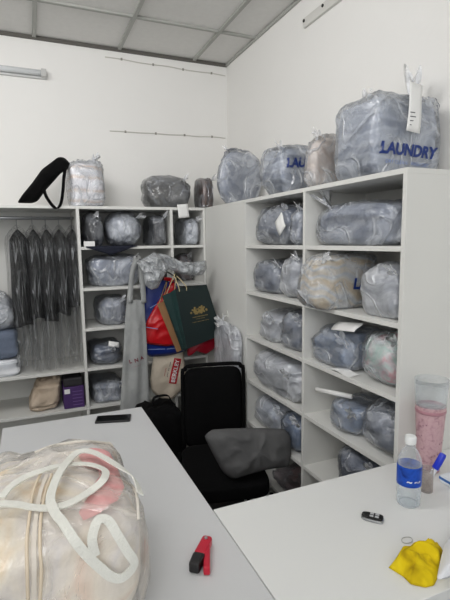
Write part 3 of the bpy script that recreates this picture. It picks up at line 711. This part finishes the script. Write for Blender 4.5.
for dy, wd, th in ((.024, .105, .006), (.038, .06, .003), (.056, .115, .004)):
    c1 = c0-uu*dy+ru*.004; ln = B(); n_ = int(wd/.0085)
    for k in range(n_): q = c1+ru*((k+.5)/n_-.5)*wd; ln.ribbon([q-ru*.003, q+ru*.003], uu, th*(1 if k % 3 else .7), .0006)
    mk('printed_text', ln, GOLD, t)
CORD = solid('cream cord', (206, 190, 150), .8)
for q in ((.12, .34, .0), (.16, .40, 1)):
    p0, p1 = TL.lerp(TR, q[0])+d1*q[2], TL.lerp(TR, q[1])+d1*q[2]; hk = HOOK['green']
    mk('cord_handle', B().tube(smooth_path([p0-upv*.02, p0+upv*.012, tuple(hk+Vector((-.006, -.006, .0035))), tuple(hk+Vector((.006, -.004, .0035))), p1+upv*.012, p1-upv*.02], 5), .0028, 6), CORD, t, smooth=True)
p0, p1 = TL.lerp(TR, .45)+d1*.5, TL.lerp(TR, .93)+d1*.5
mk('tissue', cushion([p0+upv*.014, p1+upv*.012, p1-upv*.02, p0-upv*.02], .02, 8, n=32, rings=5, wr=.01, wf=30), PAPER, t, smooth=True)
# canvas tote
t = thing('canvas_tote', 'cream canvas tote with red lettered block hanging low behind the shopping bag', 'bag', un(168, 402, y=-.475))
P3 = pxpoly([(158, 335), (176, 333), (182.5, 348), (186, 372), (184.5, 386), (173, 399), (168, 402), (163, 400.5), (152, 392), (150, 380), (153, 358)], y=-.475)
ft = weld(mk('bag_body', cushion(P3, .045, 9, wr=.012, wf=10), fabric('cream canvas', [(205, 192, 174), (228, 216, 198)], 8, bump=.3), t))
mk('handle', B().ribbon(smooth_path([un(161, 337, y=-.485), un(162, 315, y=-.485), tuple(HOOK['tote']+Vector((0, 0, .006))), un(172, 315, y=-.475), un(173, 336, y=-.475)], 5), (1, 0, .1), .02, .002), fabric('cream canvas', []), t, smooth=True)
RB = solid('red print', (178, 30, 42), .7); ur = (un(171.3, 383, y=-.5)-un(176.3, 359.5, y=-.5)).normalized()
def on_t(c, r_, u_, bb_, m_, nm):
    v = []; bv = bvh_of(ft)
    for s in range(13):
        for q in range(5):
            p = c+r_*((s/12-.5)*bb_[0])+u_*((q/4-.5)*bb_[1]); h = bv.ray_cast(p+Vector((0, -.3, 0)), (0, 1, 0)); v.append((h[0] if h[0] is not None else p)+Vector((0, -.0018, 0)))
    b = B().add(v, [(s*5+q, s*5+q+1, s*5+q+6, s*5+q+5) for s in range(12) for q in range(4)]); return mk(nm, b, m_, t, smooth=True)
ub = Vector((-ur.z, 0, ur.x)); ub = ub if ub.x < 0 else -ub
cR = un(175.2, 371, y=-.5); on_t(cR, ur, ub, (.175, .055), RB, 'print_block')
rdir, udir = (-ur, ub) if True else (ur, -ub)
if rdir.cross(udir).y > 0: udir = -udir
print_on(t, ft, 'BERKLEY', cR, rdir, udir, .040, WHITEINK, bold=.02, off=.005)
print_on(t, ft, '--- -- ---', un(168.5, 369.5, y=-.5), rdir, udir, .034, GREYINK, bold=.012, off=.0025)
print_on(t, ft, '------', un(165.0, 372, y=-.5), rdir, udir, .03, RB, bold=.01, off=.0025)
# crimson bag low at right
t = thing('crimson_bag', 'crimson plastic bag showing below the dark green carrier bag', 'bag', un(205, 358, y=-.60))
P4 = pxpoly([(192, 335), (208, 330), (221, 331), (219, 342), (213, 350), (206, 354.5), (196, 351), (188, 357), (187, 350)], y=-.60)
weld(mk('bag_body', cushion(P4, .045, 12, wr=.012, wf=14), solid('crimson plastic', (168, 22, 44), .28, var=.3, scale=10, bump=.4, bscale=20), t))
mk('handle', B().ribbon(smooth_path([un(200, 336, y=-.60), tuple(HOOK['crimson']+Vector((0, 0, .005))), un(210, 334, y=-.60)], 6), (1, 0, .2), .02, .002), BLKP, t, smooth=True)
# silver plastic bunches
SILV = film('silvery film', (222, 226, 230), .22, .75, .12, 9, bump=1)
def bunch(label, pts, y, th, seed, hook):
    c = sum(pxpoly(pts, y=y), Vector())/len(pts); t = thing('plastic_bag', label, 'bag', c)
    weld(mk('film_body', cushion(pxpoly(pts, y=y), th, seed, n=90, rings=16, wr=.035, wf=17, pw=.7), SILV, t))
    mk('inner_fold', cushion([c+(Vector(p)-c)*.8 for p in pxpoly(pts, y=y)], th*.6, seed+3, n=60, rings=10, wr=.02, wf=20), fabric('crumpled white film', [(150, 154, 158), (214, 218, 220)], 14), t, smooth=True)
    mk('handle', B().tube(smooth_path([c+Vector((-.02, 0, .0)), tuple(HOOK[hook]+Vector((0, -.002, .008))), c+Vector((.02, 0, 0))], 5), .004, 6), FILMM, t, smooth=True)
bunch('crumpled clear plastic bag hanging above the shopping bag', [(136, 262), (146, 257), (154, 252), (160, 255), (166, 262), (169, 268), (163, 278), (158, 288), (151, 290), (145, 285), (143, 274)], -.665, .08, 20, 'silver')
bunch('crumpled clear plastic bag hanging above the dark green bag', [(158, 253), (168, 255), (182, 262), (195, 262), (206, 260), (207, 268), (203, 275), (190, 276), (178, 273), (166, 268)], -.625, .08, 24, 'foil')

# ------------------------------------------------------------------ bag on the corner panel
hx = XR-.001
single('adhesive_hook', B().box(hx-.006, hx, -.79, -.77, 1.12, 1.16, .002).tube(smooth_path([(hx-.005, -.78, 1.13), (hx-.03, -.78, 1.125), (hx-.032, -.78, 1.145)], 4), .003, 8), solid('hook plastic', (215, 215, 210), .4), 'small white adhesive hook on the blank corner panel behind the chair', 'hook')
t, f = bag('translucent lilac bag hanging on the blank corner panel behind the chair', (XR-.07, XR-.004, -1.033, -.68, .74, .37), 'lilac', flm=FILMM, e1=.5, e2=.4, gather=(-.5, 0, 1), folds=.15)
mk('loop', B().tube(smooth_path([(hx-.05, -.80, 1.07), (hx-.0245, -.78, 1.1315), (hx-.05, -.76, 1.07)], 6), .004, 6), FILMM, t, smooth=True)

# ------------------------------------------------------------------ chair and grey pillow
CH = Vector((-.570, -1.075, 0)); CA = math.radians(-13)
def rot(p): return Vector((p[0]*math.cos(CA)-p[1]*math.sin(CA), p[0]*math.sin(CA)+p[1]*math.cos(CA), p[2]))+CH
t = thing('office_chair', 'black chair in the gap between the desks and the shelves', 'chair', CH)
SD = .50; HWD = .202
seat = blob(2*HWD, SD, .09, e1=.35, e2=.3, seed=3, amp=.02); K = clampfit(seat, (-HWD, HWD, -SD-.02, -.02, .385, .088))
seat.v = [rot([K[q][0]+K[q][1]*v[q] for q in range(3)]) for v in seat.v]; mk('seat', seat, BLK, t, smooth=True)
HB = .175; bk = []
for k in range(36): a = 2*PI*k/36; bk.append(rot((sp(math.cos(a), .25)*(HB-.006)-.004, .02, .655+sp(math.sin(a), .25)*.238)))
weld(mk('backrest', cushion(bk, .05, 2), BLK, t))
fp = [(-HB, .02, .40), (-HB, .02, .84), (-HB+.015, .02, .885), (-HB+.05, .02, .905), (HB-.05, .02, .905), (HB-.015, .02, .885), (HB, .02, .84), (HB, .02, .40)]
mk('back_frame', B().tube(smooth_path([rot(p) for p in fp], 5), .011, 10), BLK, t, smooth=True)
for s in (-1, 1):
    mk('leg', B().tube(smooth_path([rot(p) for p in ((s*HWD, .02, .40), (s*HWD, .03, .06), (s*HWD, .0, .014), (s*HWD, -.42, .014), (s*HWD, -.47, .05), (s*HWD, -.47, .385))], 5), .011, 10), BLK, t, smooth=True)
PP = pxpoly([(206, 438), (214, 432), (235, 430.5), (265, 429.5), (287, 430), (291, 437), (289, 452), (285, 464), (262, 467), (240, 473), (229, 476.5), (221, 470), (212, 452)], y=-1.50)
for p in PP: p.y -= .28*(.60-p.z)-.0; p.z = max(p.z, .476)
pb = cushion(PP, .14, 14, n=80, rings=14, wr=.016, wf=15, relax=1, pw=.5)
for v in pb.v: v.z = max(v.z, .4755)
o = weld(mk('grey_pillow', pb, fabric('charcoal cotton', [(88, 88, 89), (104, 104, 104)], 4, bump=.25)))
tag(center_origin(o), 'dark grey pillow lying on the black chair against the shelf', 'pillow')

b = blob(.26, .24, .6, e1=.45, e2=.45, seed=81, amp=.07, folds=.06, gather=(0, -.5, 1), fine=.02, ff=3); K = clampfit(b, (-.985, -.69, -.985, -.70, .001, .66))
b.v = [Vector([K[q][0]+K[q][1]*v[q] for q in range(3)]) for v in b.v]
t = thing('filler_bag', 'added black filler bag darkening the floor area below the canvas tote', 'bag', (-.82, -.86, .001))  # invented black form, added to keep this area dark
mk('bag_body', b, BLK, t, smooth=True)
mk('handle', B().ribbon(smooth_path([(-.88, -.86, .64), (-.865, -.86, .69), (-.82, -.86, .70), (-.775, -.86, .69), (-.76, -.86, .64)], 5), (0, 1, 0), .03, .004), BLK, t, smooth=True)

# ------------------------------------------------------------------ small things on the left desk
dz = ZD+.0006
q = pxpoly([(95.5, 424), (130, 422), (130, 415.5), (98, 417.5)], z=dz); c = sum(q, Vector())/4; ax = ((q[1]-q[0])+(q[2]-q[3])).normalized(); ay = Vector((-ax.y, ax.x, 0))
def slab(c, ax, ay, L, W, z0, z1, bev=.004):
    b = B().box(-L/2, L/2, -W/2, W/2, z0, z1, bev); b.v = [c+ax*v.x+ay*v.y+Vector((0, 0, v.z)) for v in b.v]; return b
t = thing('mobile_phone', 'black phone lying face up at the far end of the left desk', 'phone', c)
mk('phone_body', slab(c, ax, ay, .148, .072, 0, .009, .003), solid('phone case', (24, 24, 26), .35), t)
mk('screen', slab(c, ax, ay, .138, .064, .009, .0096, .0002), solid('phone glass', (8, 9, 11), .06, spec=.8), t)
# stapler lying open on its side
RP = solid('stapler red', (190, 22, 50), .3, var=.08); h0 = un(207.5, 545, z=dz); e1_ = un(194, 574, z=dz); e2_ = un(206.8, 576, z=dz)
t = thing('stapler', 'red and black stapler lying open on the left desk', 'stapler', (h0+e1_+e2_)/3)
d = (e1_-h0).normalized(); n_ = Vector((-d.y, d.x, 0)); L1 = (e1_-h0).length
def bar(a, d, n, L, w0, w1, z0, z1, bev=.003):
    bm = B().box(0, 1, -.5, .5, z0, z1, 0); out = B(); out.v = [a+d*(v.x*L)+n*(v.y*(w0+(w1-w0)*v.x))+Vector((0, 0, v.z)) for v in bm.v]; out.f = bm.f; return out
def bevel(o, w=.003, s=2):
    m = o.modifiers.new('rounding', 'BEVEL'); m.width = w; m.segments = s; return o
bevel(mk('top_arm', bar(h0-d*.004, d, n_, L1*.64, .026, .030, 0, .026), RP, t), .007, 3)
bevel(mk('grip', bar(h0+d*L1*.60, d, n_, L1*.42, .031, .026, .0005, .0275), solid('stapler black', (20, 18, 20), .4), t, label_ := None) if False else mk('grip', bar(h0+d*L1*.60, d, n_, L1*.42, .031, .026, .0005, .0275), solid('stapler black', (20, 18, 20), .4), t), .006, 3)
d2_ = (e2_-h0).normalized(); n2_ = Vector((-d2_.y, d2_.x, 0)); L2 = (e2_-h0).length
bevel(mk('lower_arm', bar(h0, d2_, n2_, L2, .014, .016, 0, .022), RP, t), .004, 2)
dm = (d*.72+d2_*.28).normalized(); nm_ = Vector((-dm.y, dm.x, 0)); sgn = 1 if (d2_-d).dot(n_) > 0 else -1
bevel(mk('staple_rail', bar(h0+dm*.012+n_*sgn*.004, dm, nm_, L1*.72, .007, .006, .004, .02), METAL, t), .001, 1)
mk('hinge_pin', B().lathe([(.0045, 0), (.0045, .029), (.003, .0305)], h0+d*.012, 14), METAL, t, auto=40)

# ------------------------------------------------------------------ small things on the right desk
bx, by = -.508, -2.459
t = thing('water_bottle', 'clear plastic water bottle with blue label and white cap', 'bottle', (bx, by, dz))
prof = [(.024, .002), (.031, .0), (.0335, .006), (.034, .02), (.0325, .03), (.034, .038), (.0335, .05), (.0335, .118), (.034, .126), (.031, .142), (.023, .160), (.0145, .172), (.0125, .178), (.0125, .190)]
pet = B()
def ripple(s, v):
    k = v*(len(prof)-1); i = min(len(prof)-2, int(k)); f_ = k-i; r = prof[i][0]*(1-f_)+prof[i+1][0]*f_; z = prof[i][1]*(1-f_)+prof[i+1][1]*f_
    if z < .045: r *= 1-.06*abs(math.sin(s*PI*5))*(1-z/.045)
    return Vector((bx+r*math.cos(2*PI*s), by+r*math.sin(2*PI*s), dz+z))
pet.grid(ripple, 40, 53, closed_u=True); mk('bottle_body', pet, glassy('pet plastic', (236, 242, 246), .10, .06), t, smooth=True)
wt = B().lathe([(.0, .004), (.030, .004), (.0325, .02), (.0325, .096), (.0, .097)], (bx, by, dz), 32); mk('water', wt, glassy('water', (225, 236, 242), .06, .03), t, auto=40)
lb = B().lathe([(.0343, .064), (.0345, .066), (.0345, .120), (.0343, .122)], (bx, by, dz), 40); lb.f = lb.f[:-2]
lo = mk('label_band', lb, fabric('blue label', [(24, 62, 160), (36, 84, 190), (20, 48, 128)], 30, rough=.35, bump=0), t, smooth=True)
fc = (Vector((CAM.x, CAM.y, 0))-Vector((bx, by, 0))).normalized(); rtv = Vector((-fc.y, fc.x, 0))
if rtv.dot(RR) < 0: rtv = -rtv
print_on(t, lo, 'aqua', Vector((bx, by, dz+.086))+rtv*.012, rtv, (0, 0, 1), .02, WHITEINK, bold=.02, off=.0008) if False else print_on(t, lo, '~ ~', Vector((bx, by, dz+.082))+rtv*.012, rtv, (0, 0, 1), .024, WHITEINK, bold=.03, off=.0008)
mk('white_band', B().lathe([(.0348, .106), (.0348, .110)], (bx, by, dz), 40), solid('label pale blue', (150, 180, 225), .4), t, smooth=True) if False else None
mk('cap', B().lathe([(.0155, .184), (.0160, .186), (.0160, .203), (.014, .206), (0.0001, .206)], (bx, by, dz), 28), solid('white cap', (238, 240, 240), .4), t, auto=40)
# pink tumbler
tx, ty = -.300, -2.336
t = thing('tumbler', 'tall pink speckled tumbler with clear domed top by the shelf end', 'tumbler', (tx, ty, dz))
PK = fabric('pink glitter', [(190, 152, 158), (204, 170, 175), (196, 160, 166), (170, 132, 140)], 60, rough=.4, bump=.1)
fo = mk('pink_cup', B().lathe([(.030, 0), (.036, .003), (.039, .07), (.047, .215), (.0475, .223), (.045, .225), (.0001, .223)], (tx, ty, dz), 40), PK, t, auto=40)
st = B(); rs = random.Random(9)
for k in range(46):
    z = .02+.18*((k*7) % 46)/46; a = k*2.399; r = .0365+(.0102)*(z/.22)
    c = Vector((tx+r*math.cos(a), ty+r*math.sin(a), dz+z)); o_ = Vector((math.cos(a), math.sin(a), 0)); u_ = Vector((-o_.y, o_.x, 0))
    st.add([c+o_*.0016+(u_*math.cos(q*PI/4)+Vector((0, 0, 1))*math.sin(q*PI/4))*(.0036 if q % 2 else .0015) for q in range(8)], [tuple(range(8))])
mk('star_print', st, solid('plum print', (140, 100, 116), .5), t)
mk('rim_ring', B().lathe([(.0475, .202), (.0483, .205), (.0483, .210), (.0475, .213)], (tx, ty, dz), 40), solid('pink rim', (176, 128, 138), .3), t, smooth=True)
mk('clear_top', B().lathe([(.0475, .224), (.050, .27), (.0525, .312), (.0515, .313), (.048, .27), (.0455, .226)], (tx, ty, dz), 40), glassy('clear lid', (225, 230, 232), .0, .05), t, smooth=True)
# pen holder with marker
hx_, hy_ = -.408, -2.432
t = thing('pen_holder', 'small clear pen holder between the bottle and the tumbler', 'pen holder', (hx_, hy_, dz))
mk('holder_cup', B().lathe([(.018, 0), (.0185, .002), (.0185, .075), (.0165, .075), (.0165, .004), (.0001, .004)], (hx_, hy_, dz), 24), glassy('holder plastic', (200, 190, 184), .22, .1), t, auto=40)
mk('tan_sleeve', B().lathe([(.0161, .006), (.0161, .055)], (hx_, hy_, dz), 24), fabric('tan sleeve', [(150, 130, 118), (206, 196, 188)], 40, bump=0), t, smooth=True)
mp, mt = Vector((hx_-.008, hy_, dz+.012)), Vector((hx_-.008, hy_, dz+.012))+RR*.062+Vector((0, .01, .105)); md_ = (mt-mp).normalized(); ml = (mt-mp).length
t = thing('marker_pen', 'blue marker pen leaning in the clear pen holder', 'pen', mp)
mk('barrel', B().lathe([(.006, 0), (.0075, .003), (.0075, ml*.62)], mp, 16, axis=md_), solid('marker barrel', (225, 228, 234), .4), t, auto=40)
mk('cap', B().lathe([(.0095, ml*.55), (.0105, ml*.57), (.0105, ml*.93), (.0085, ml*.99), (.004, ml)], mp, 16, axis=md_), solid('marker blue', (28, 52, 196), .3), t, auto=40)
# packet at the right edge
pc = un(455, 484, z=dz)
t = thing('tissue_packet', 'small white and blue packet at the right edge of the desk', 'packet', pc)
mk('packet_body', B().box(pc.x-.035, pc.x+.04, pc.y-.02, pc.y+.03, dz, dz+.026, .006), solid('packet white', (226, 232, 238), .35), t)
mk('blue_print', B().box(pc.x-.0356, pc.x+.0406, pc.y-.0206, pc.y+.0306, dz+.012, dz+.020), solid('packet blue', (60, 110, 180), .35), t)
# car key
k0, k1 = un(362, 517, z=dz), un(383, 522, z=dz); c = (k0+k1)/2; ax = (k1-k0).normalized(); ay = Vector((-ax.y, ax.x, 0))
t = thing('car_key', 'black and silver car key fob on the right desk', 'car key', c)
def oval(L, W, z0, z1, e=.55, n=28, off=0):
    pr = [c+ax*(sp(math.cos(2*PI*k/n), e)*L/2+off)+ay*sp(math.sin(2*PI*k/n), e)*W/2*(1+.15*math.cos(2*PI*k/n))+Vector((0, 0, z0)) for k in range(n)]; return B().prism(pr, (0, 0, z1-z0))
bevel(mk('silver_bezel', oval(.060, .031, 0, .008), METAL, t), .002)
bevel(mk('fob_body', oval(.057, .027, .008, .0135), BLKP, t), .003, 3)
for u_, v_ in ((-.002, .006), (.012, .006), (-.002, -.006), (.012, -.006)):
    q = c+ax*u_+ay*v_; bevel(mk('button', slab(q, ax, ay, .010, .008, .0135, .0145, 0), solid('button grey', (190, 192, 194), .4), t), .0004, 1)
# rubber band
c = un(407, 540.5, z=dz)
single('rubber_band', B().tube([c+Vector((.016*math.cos(a)*(1+.12*math.sin(a*2)), .011*math.sin(a), .0012)) for a in [2*PI*k/28 for k in range(28)]], .0009, 6, closed=True), solid('pale rubber', (176, 176, 172), .5), 'thin pale rubber band lying near the yellow cloth', 'rubber band', smooth=True)
# yellow cloth
outl = resample(pxpoly([(388.5, 568), (400, 553.5), (413, 546.5), (425, 543.5), (437, 548), (447, 556.5), (441, 571), (434, 586), (425, 588), (411, 585), (403, 577)], z=dz), 72)
cc = sum(outl, Vector())/72
def yc(s, v):
    i = s*72; a = outl[int(i) % 72]; b_ = outl[(int(i)+1) % 72]; p = a.lerp(b_, i-int(i)); q = cc+(p-cc)*(1-v*.98)
    n1 = (1-abs(noise.noise(Vector((q.x*14, q.y*26, 1)))))**2; h_ = (1-(1-v)**3)
    n2 = (1-abs(noise.noise(Vector((q.x*30+4, q.y*44, 7)))))**3; q.z = dz+.001+h_*(.010+.032*n1+.014*n2); return q
b = B().grid(yc, 72, 22, closed_u=True); b.f.append(tuple(range(72*21, 72*22))); b.f.append(tuple(range(71, -1, -1)))
single('yellow_cloth', b, fabric('yellow microfibre', [(150, 118, 8), (226, 198, 24), (236, 210, 36)], 12, bump=.6), 'crumpled yellow cleaning cloth on the right desk', 'cloth', smooth=True)
# white folded cloth at the near edge
b = cushion([(-.712, -2.746, dz+.028), (-.66, -2.708, dz+.028), (-.602, -2.668, dz+.028), (-.45, -2.60, dz+.028), (-.28, -2.62, dz+.028), (-.26, -2.746, dz+.028)], .05, 60, n=80, relax=1, pw=.6, wr=.006)
for v in b.v: v.z = max(v.z, dz)
single('white_cloth', b, solid('white cotton', (232, 234, 238), .8, bump=.1, bscale=20), 'smooth white folded cloth lying at the lower right desk edge beside the yellow cloth', 'cloth', smooth=True)
# slips on the shelves
c = un(342, 365, x=-.33); zz = ZT[3]+.001
single('paper_slip', B().grid(lambda s, v: Vector((-.352+.05*v, -1.86-.12*s, zz+.003+.004*math.sin(s*5)+.006*v)), 8, 4), PAPER, 'white paper slip at the shelf front below the light blue folded bag', 'paper', solid_th=.001)
bb3 = BOXES['blue bag with a white roll on it, left in the fourth bin down, near column']
zr = bb3[4]+bb3[5]+.011
single('paper_roll', B().tube([(-.335, -1.735, zr-.006), (-.27, -1.90, zr+.003)], .0105, 14), PAPER, 'white rolled sheet lying on the blue bag in the fourth bin down', 'paper roll', smooth=True)

# ------------------------------------------------------------------ foreground clear bag with white straps
VIN = film('clear vinyl', (252, 246, 238), .06, .34, .12, 5, bump=.35, gloss=.5)
FGB = (-1.66, -1.285, -2.60, -2.13, dz, .27)
PAT = fabric('cream and white bedding', [(240, 216, 182), (252, 244, 228), (236, 232, 230), (252, 244, 230), (246, 220, 200)], 5, dist=5)
t, f = bag('large clear zipped bag of cream and pink bedding with white straps on the left desk', FGB, PAT, name='bedding_bag', seed=71, flm=VIN, e1=.5, e2=.42, amp=.07, fine=.05, ff=3.4, gather=(0, .8, .5), folds=.12, ear_=False)
bv = bvh_of(f)
def onbag(px, py, lift=.006):
    d_ = ray(px, py).normalized(); h = bv.ray_cast(CAM, d_)
    if h[0] is None:
        p = bv.find_nearest(un(px, py, y=-2.2)); return p[0]+p[1]*lift, p[1]
    n = h[1] if h[1].dot(d_) < 0 else -h[1]
    return h[0]+n*lift, n
STR = solid('white webbing', (232, 232, 224), .7, bump=.3, bscale=260)
def strap(pts, wpx, lift=.007, name='strap'):
    P = smooth_path([onbag(a, c, lift+(q[0] if (q := e) else 0))[0] for a, c, *e in pts], 6)
    Ns = [Vector((0, -.45, .9))]*len(P); W = []
    for i, p in enumerate(P):
        tg = (P[min(len(P)-1, i+1)]-P[max(0, i-1)]).normalized(); W.append(tg.cross(bv.find_nearest(p)[1]))
    for _ in range(6): W = [(W[max(0, i-1)]+W[i]*2+W[min(len(W)-1, i+1)]) for i in range(len(W))]; W = [w_.normalized() for w_ in W]
    return mk(name, B().ribbon(P, W, wpx, .003), STR, t, smooth=False)
strap([(0, 507), (16, 508), (34, 511), (50, 511), (66, 508), (80, 501), (92, 493), (103, 483), (104, 474), (94, 469), (81, 467), (60, 469), (42, 474), (26, 480), (12, 490), (2, 501)], .0165, .008)
strap([(136, 500), (128, 483), (118, 474), (97, 461), (84, 457), (73, 462), (62, 477), (55, 493), (52, 508), (55, 519), (62, 528), (73, 539), (85, 550), (99, 566), (110, 572), (121, 572), (130, 561), (127, 548), (117, 533), (107, 523), (98, 522), (92, 530), (91, 541), (93, 553)], .0175, .016)
for c_ in ([(28, 600), (27, 570), (27, 540), (30, 515), (34, 490), (42, 472)], [(40, 600), (41, 570), (40, 545), (41, 520), (45, 495), (52, 475)]):
    mk('seam_piping', B().tube(smooth_path([onbag(a, q, .002)[0] for a, q in c_], 6), .0032, 6), solid('peach piping', (228, 212, 188), .6), t, smooth=True)
mk('zip', B().ribbon(smooth_path([onbag(a, q, .002)[0] for a, q in ((34, 600), (34, 570), (34, 545), (36, 520), (40, 495), (47, 475))], 6), (1, 0, 0), .008, .0015), solid('zip tape', (222, 214, 202), .5), t)
mk('rim_piping', B().tube(smooth_path([onbag(a, q, .002)[0] for a, q in ((33, 447), (50, 446), (66, 444), (84, 442), (105, 440), (112, 445), (122, 458), (130, 474), (134, 490), (138, 520))], 6), .0035, 6), solid('clear piping', (222, 216, 206), .3), t, smooth=True)
# pink blanket showing through the top right
pk = resample([onbag(a, q, -.002)[0] for a, q in ((76, 452), (95, 447), (108, 450), (118, 466), (125, 486), (118, 500), (100, 512), (84, 520), (78, 512), (92, 498), (104, 482), (98, 470), (86, 464))], 60)
c = sum(pk, Vector())/60
def pkf(s, v):
    i = s*60; a = pk[int(i) % 60]; p = a.lerp(pk[(int(i)+1) % 60], i-int(i)); q = c+(p-c)*(1-v*.98); h = bv.find_nearest(q); return h[0]-h[1]*.0025
b = B().grid(pkf, 60, 12, closed_u=True); mk('pink_blanket', b, fabric('pink blanket', [(236, 164, 166), (246, 196, 192)], 12), t, smooth=True)
# ------------------------------------------------------------------ lighting
w = bpy.data.worlds.new('world'); scene.world = w; w.use_nodes = True
w.node_tree.nodes['Background'].inputs[0].default_value = (.93, .97, 1, 1); w.node_tree.nodes['Background'].inputs[1].default_value = .5
def area(loc, target, size, power, col=(1, 1, 1)):
    l = bpy.data.lights.new('area_light', 'AREA'); l.shape = 'RECTANGLE'; l.size, l.size_y = size; l.energy = power; l.color = col
    o = bpy.data.objects.new('area_light', l); COL.objects.link(o); o.location = loc
    o.rotation_euler = (Vector(target)-Vector(loc)).to_track_quat('-Z', 'Y').to_euler(); return o
area((-2.3, -4.2, 2.3), (-.4, -.8, 1.75), (1.8, 1.3), 23, (1, .99, .985))
area((-1.95, -2.0, 2.82), (-.75, -.0, 1.75), (1.4, .35), 15, (1, .99, .985))
scene.view_settings.view_transform = 'Standard'
scene.view_settings.look = 'None'
scene.view_settings.exposure = .48
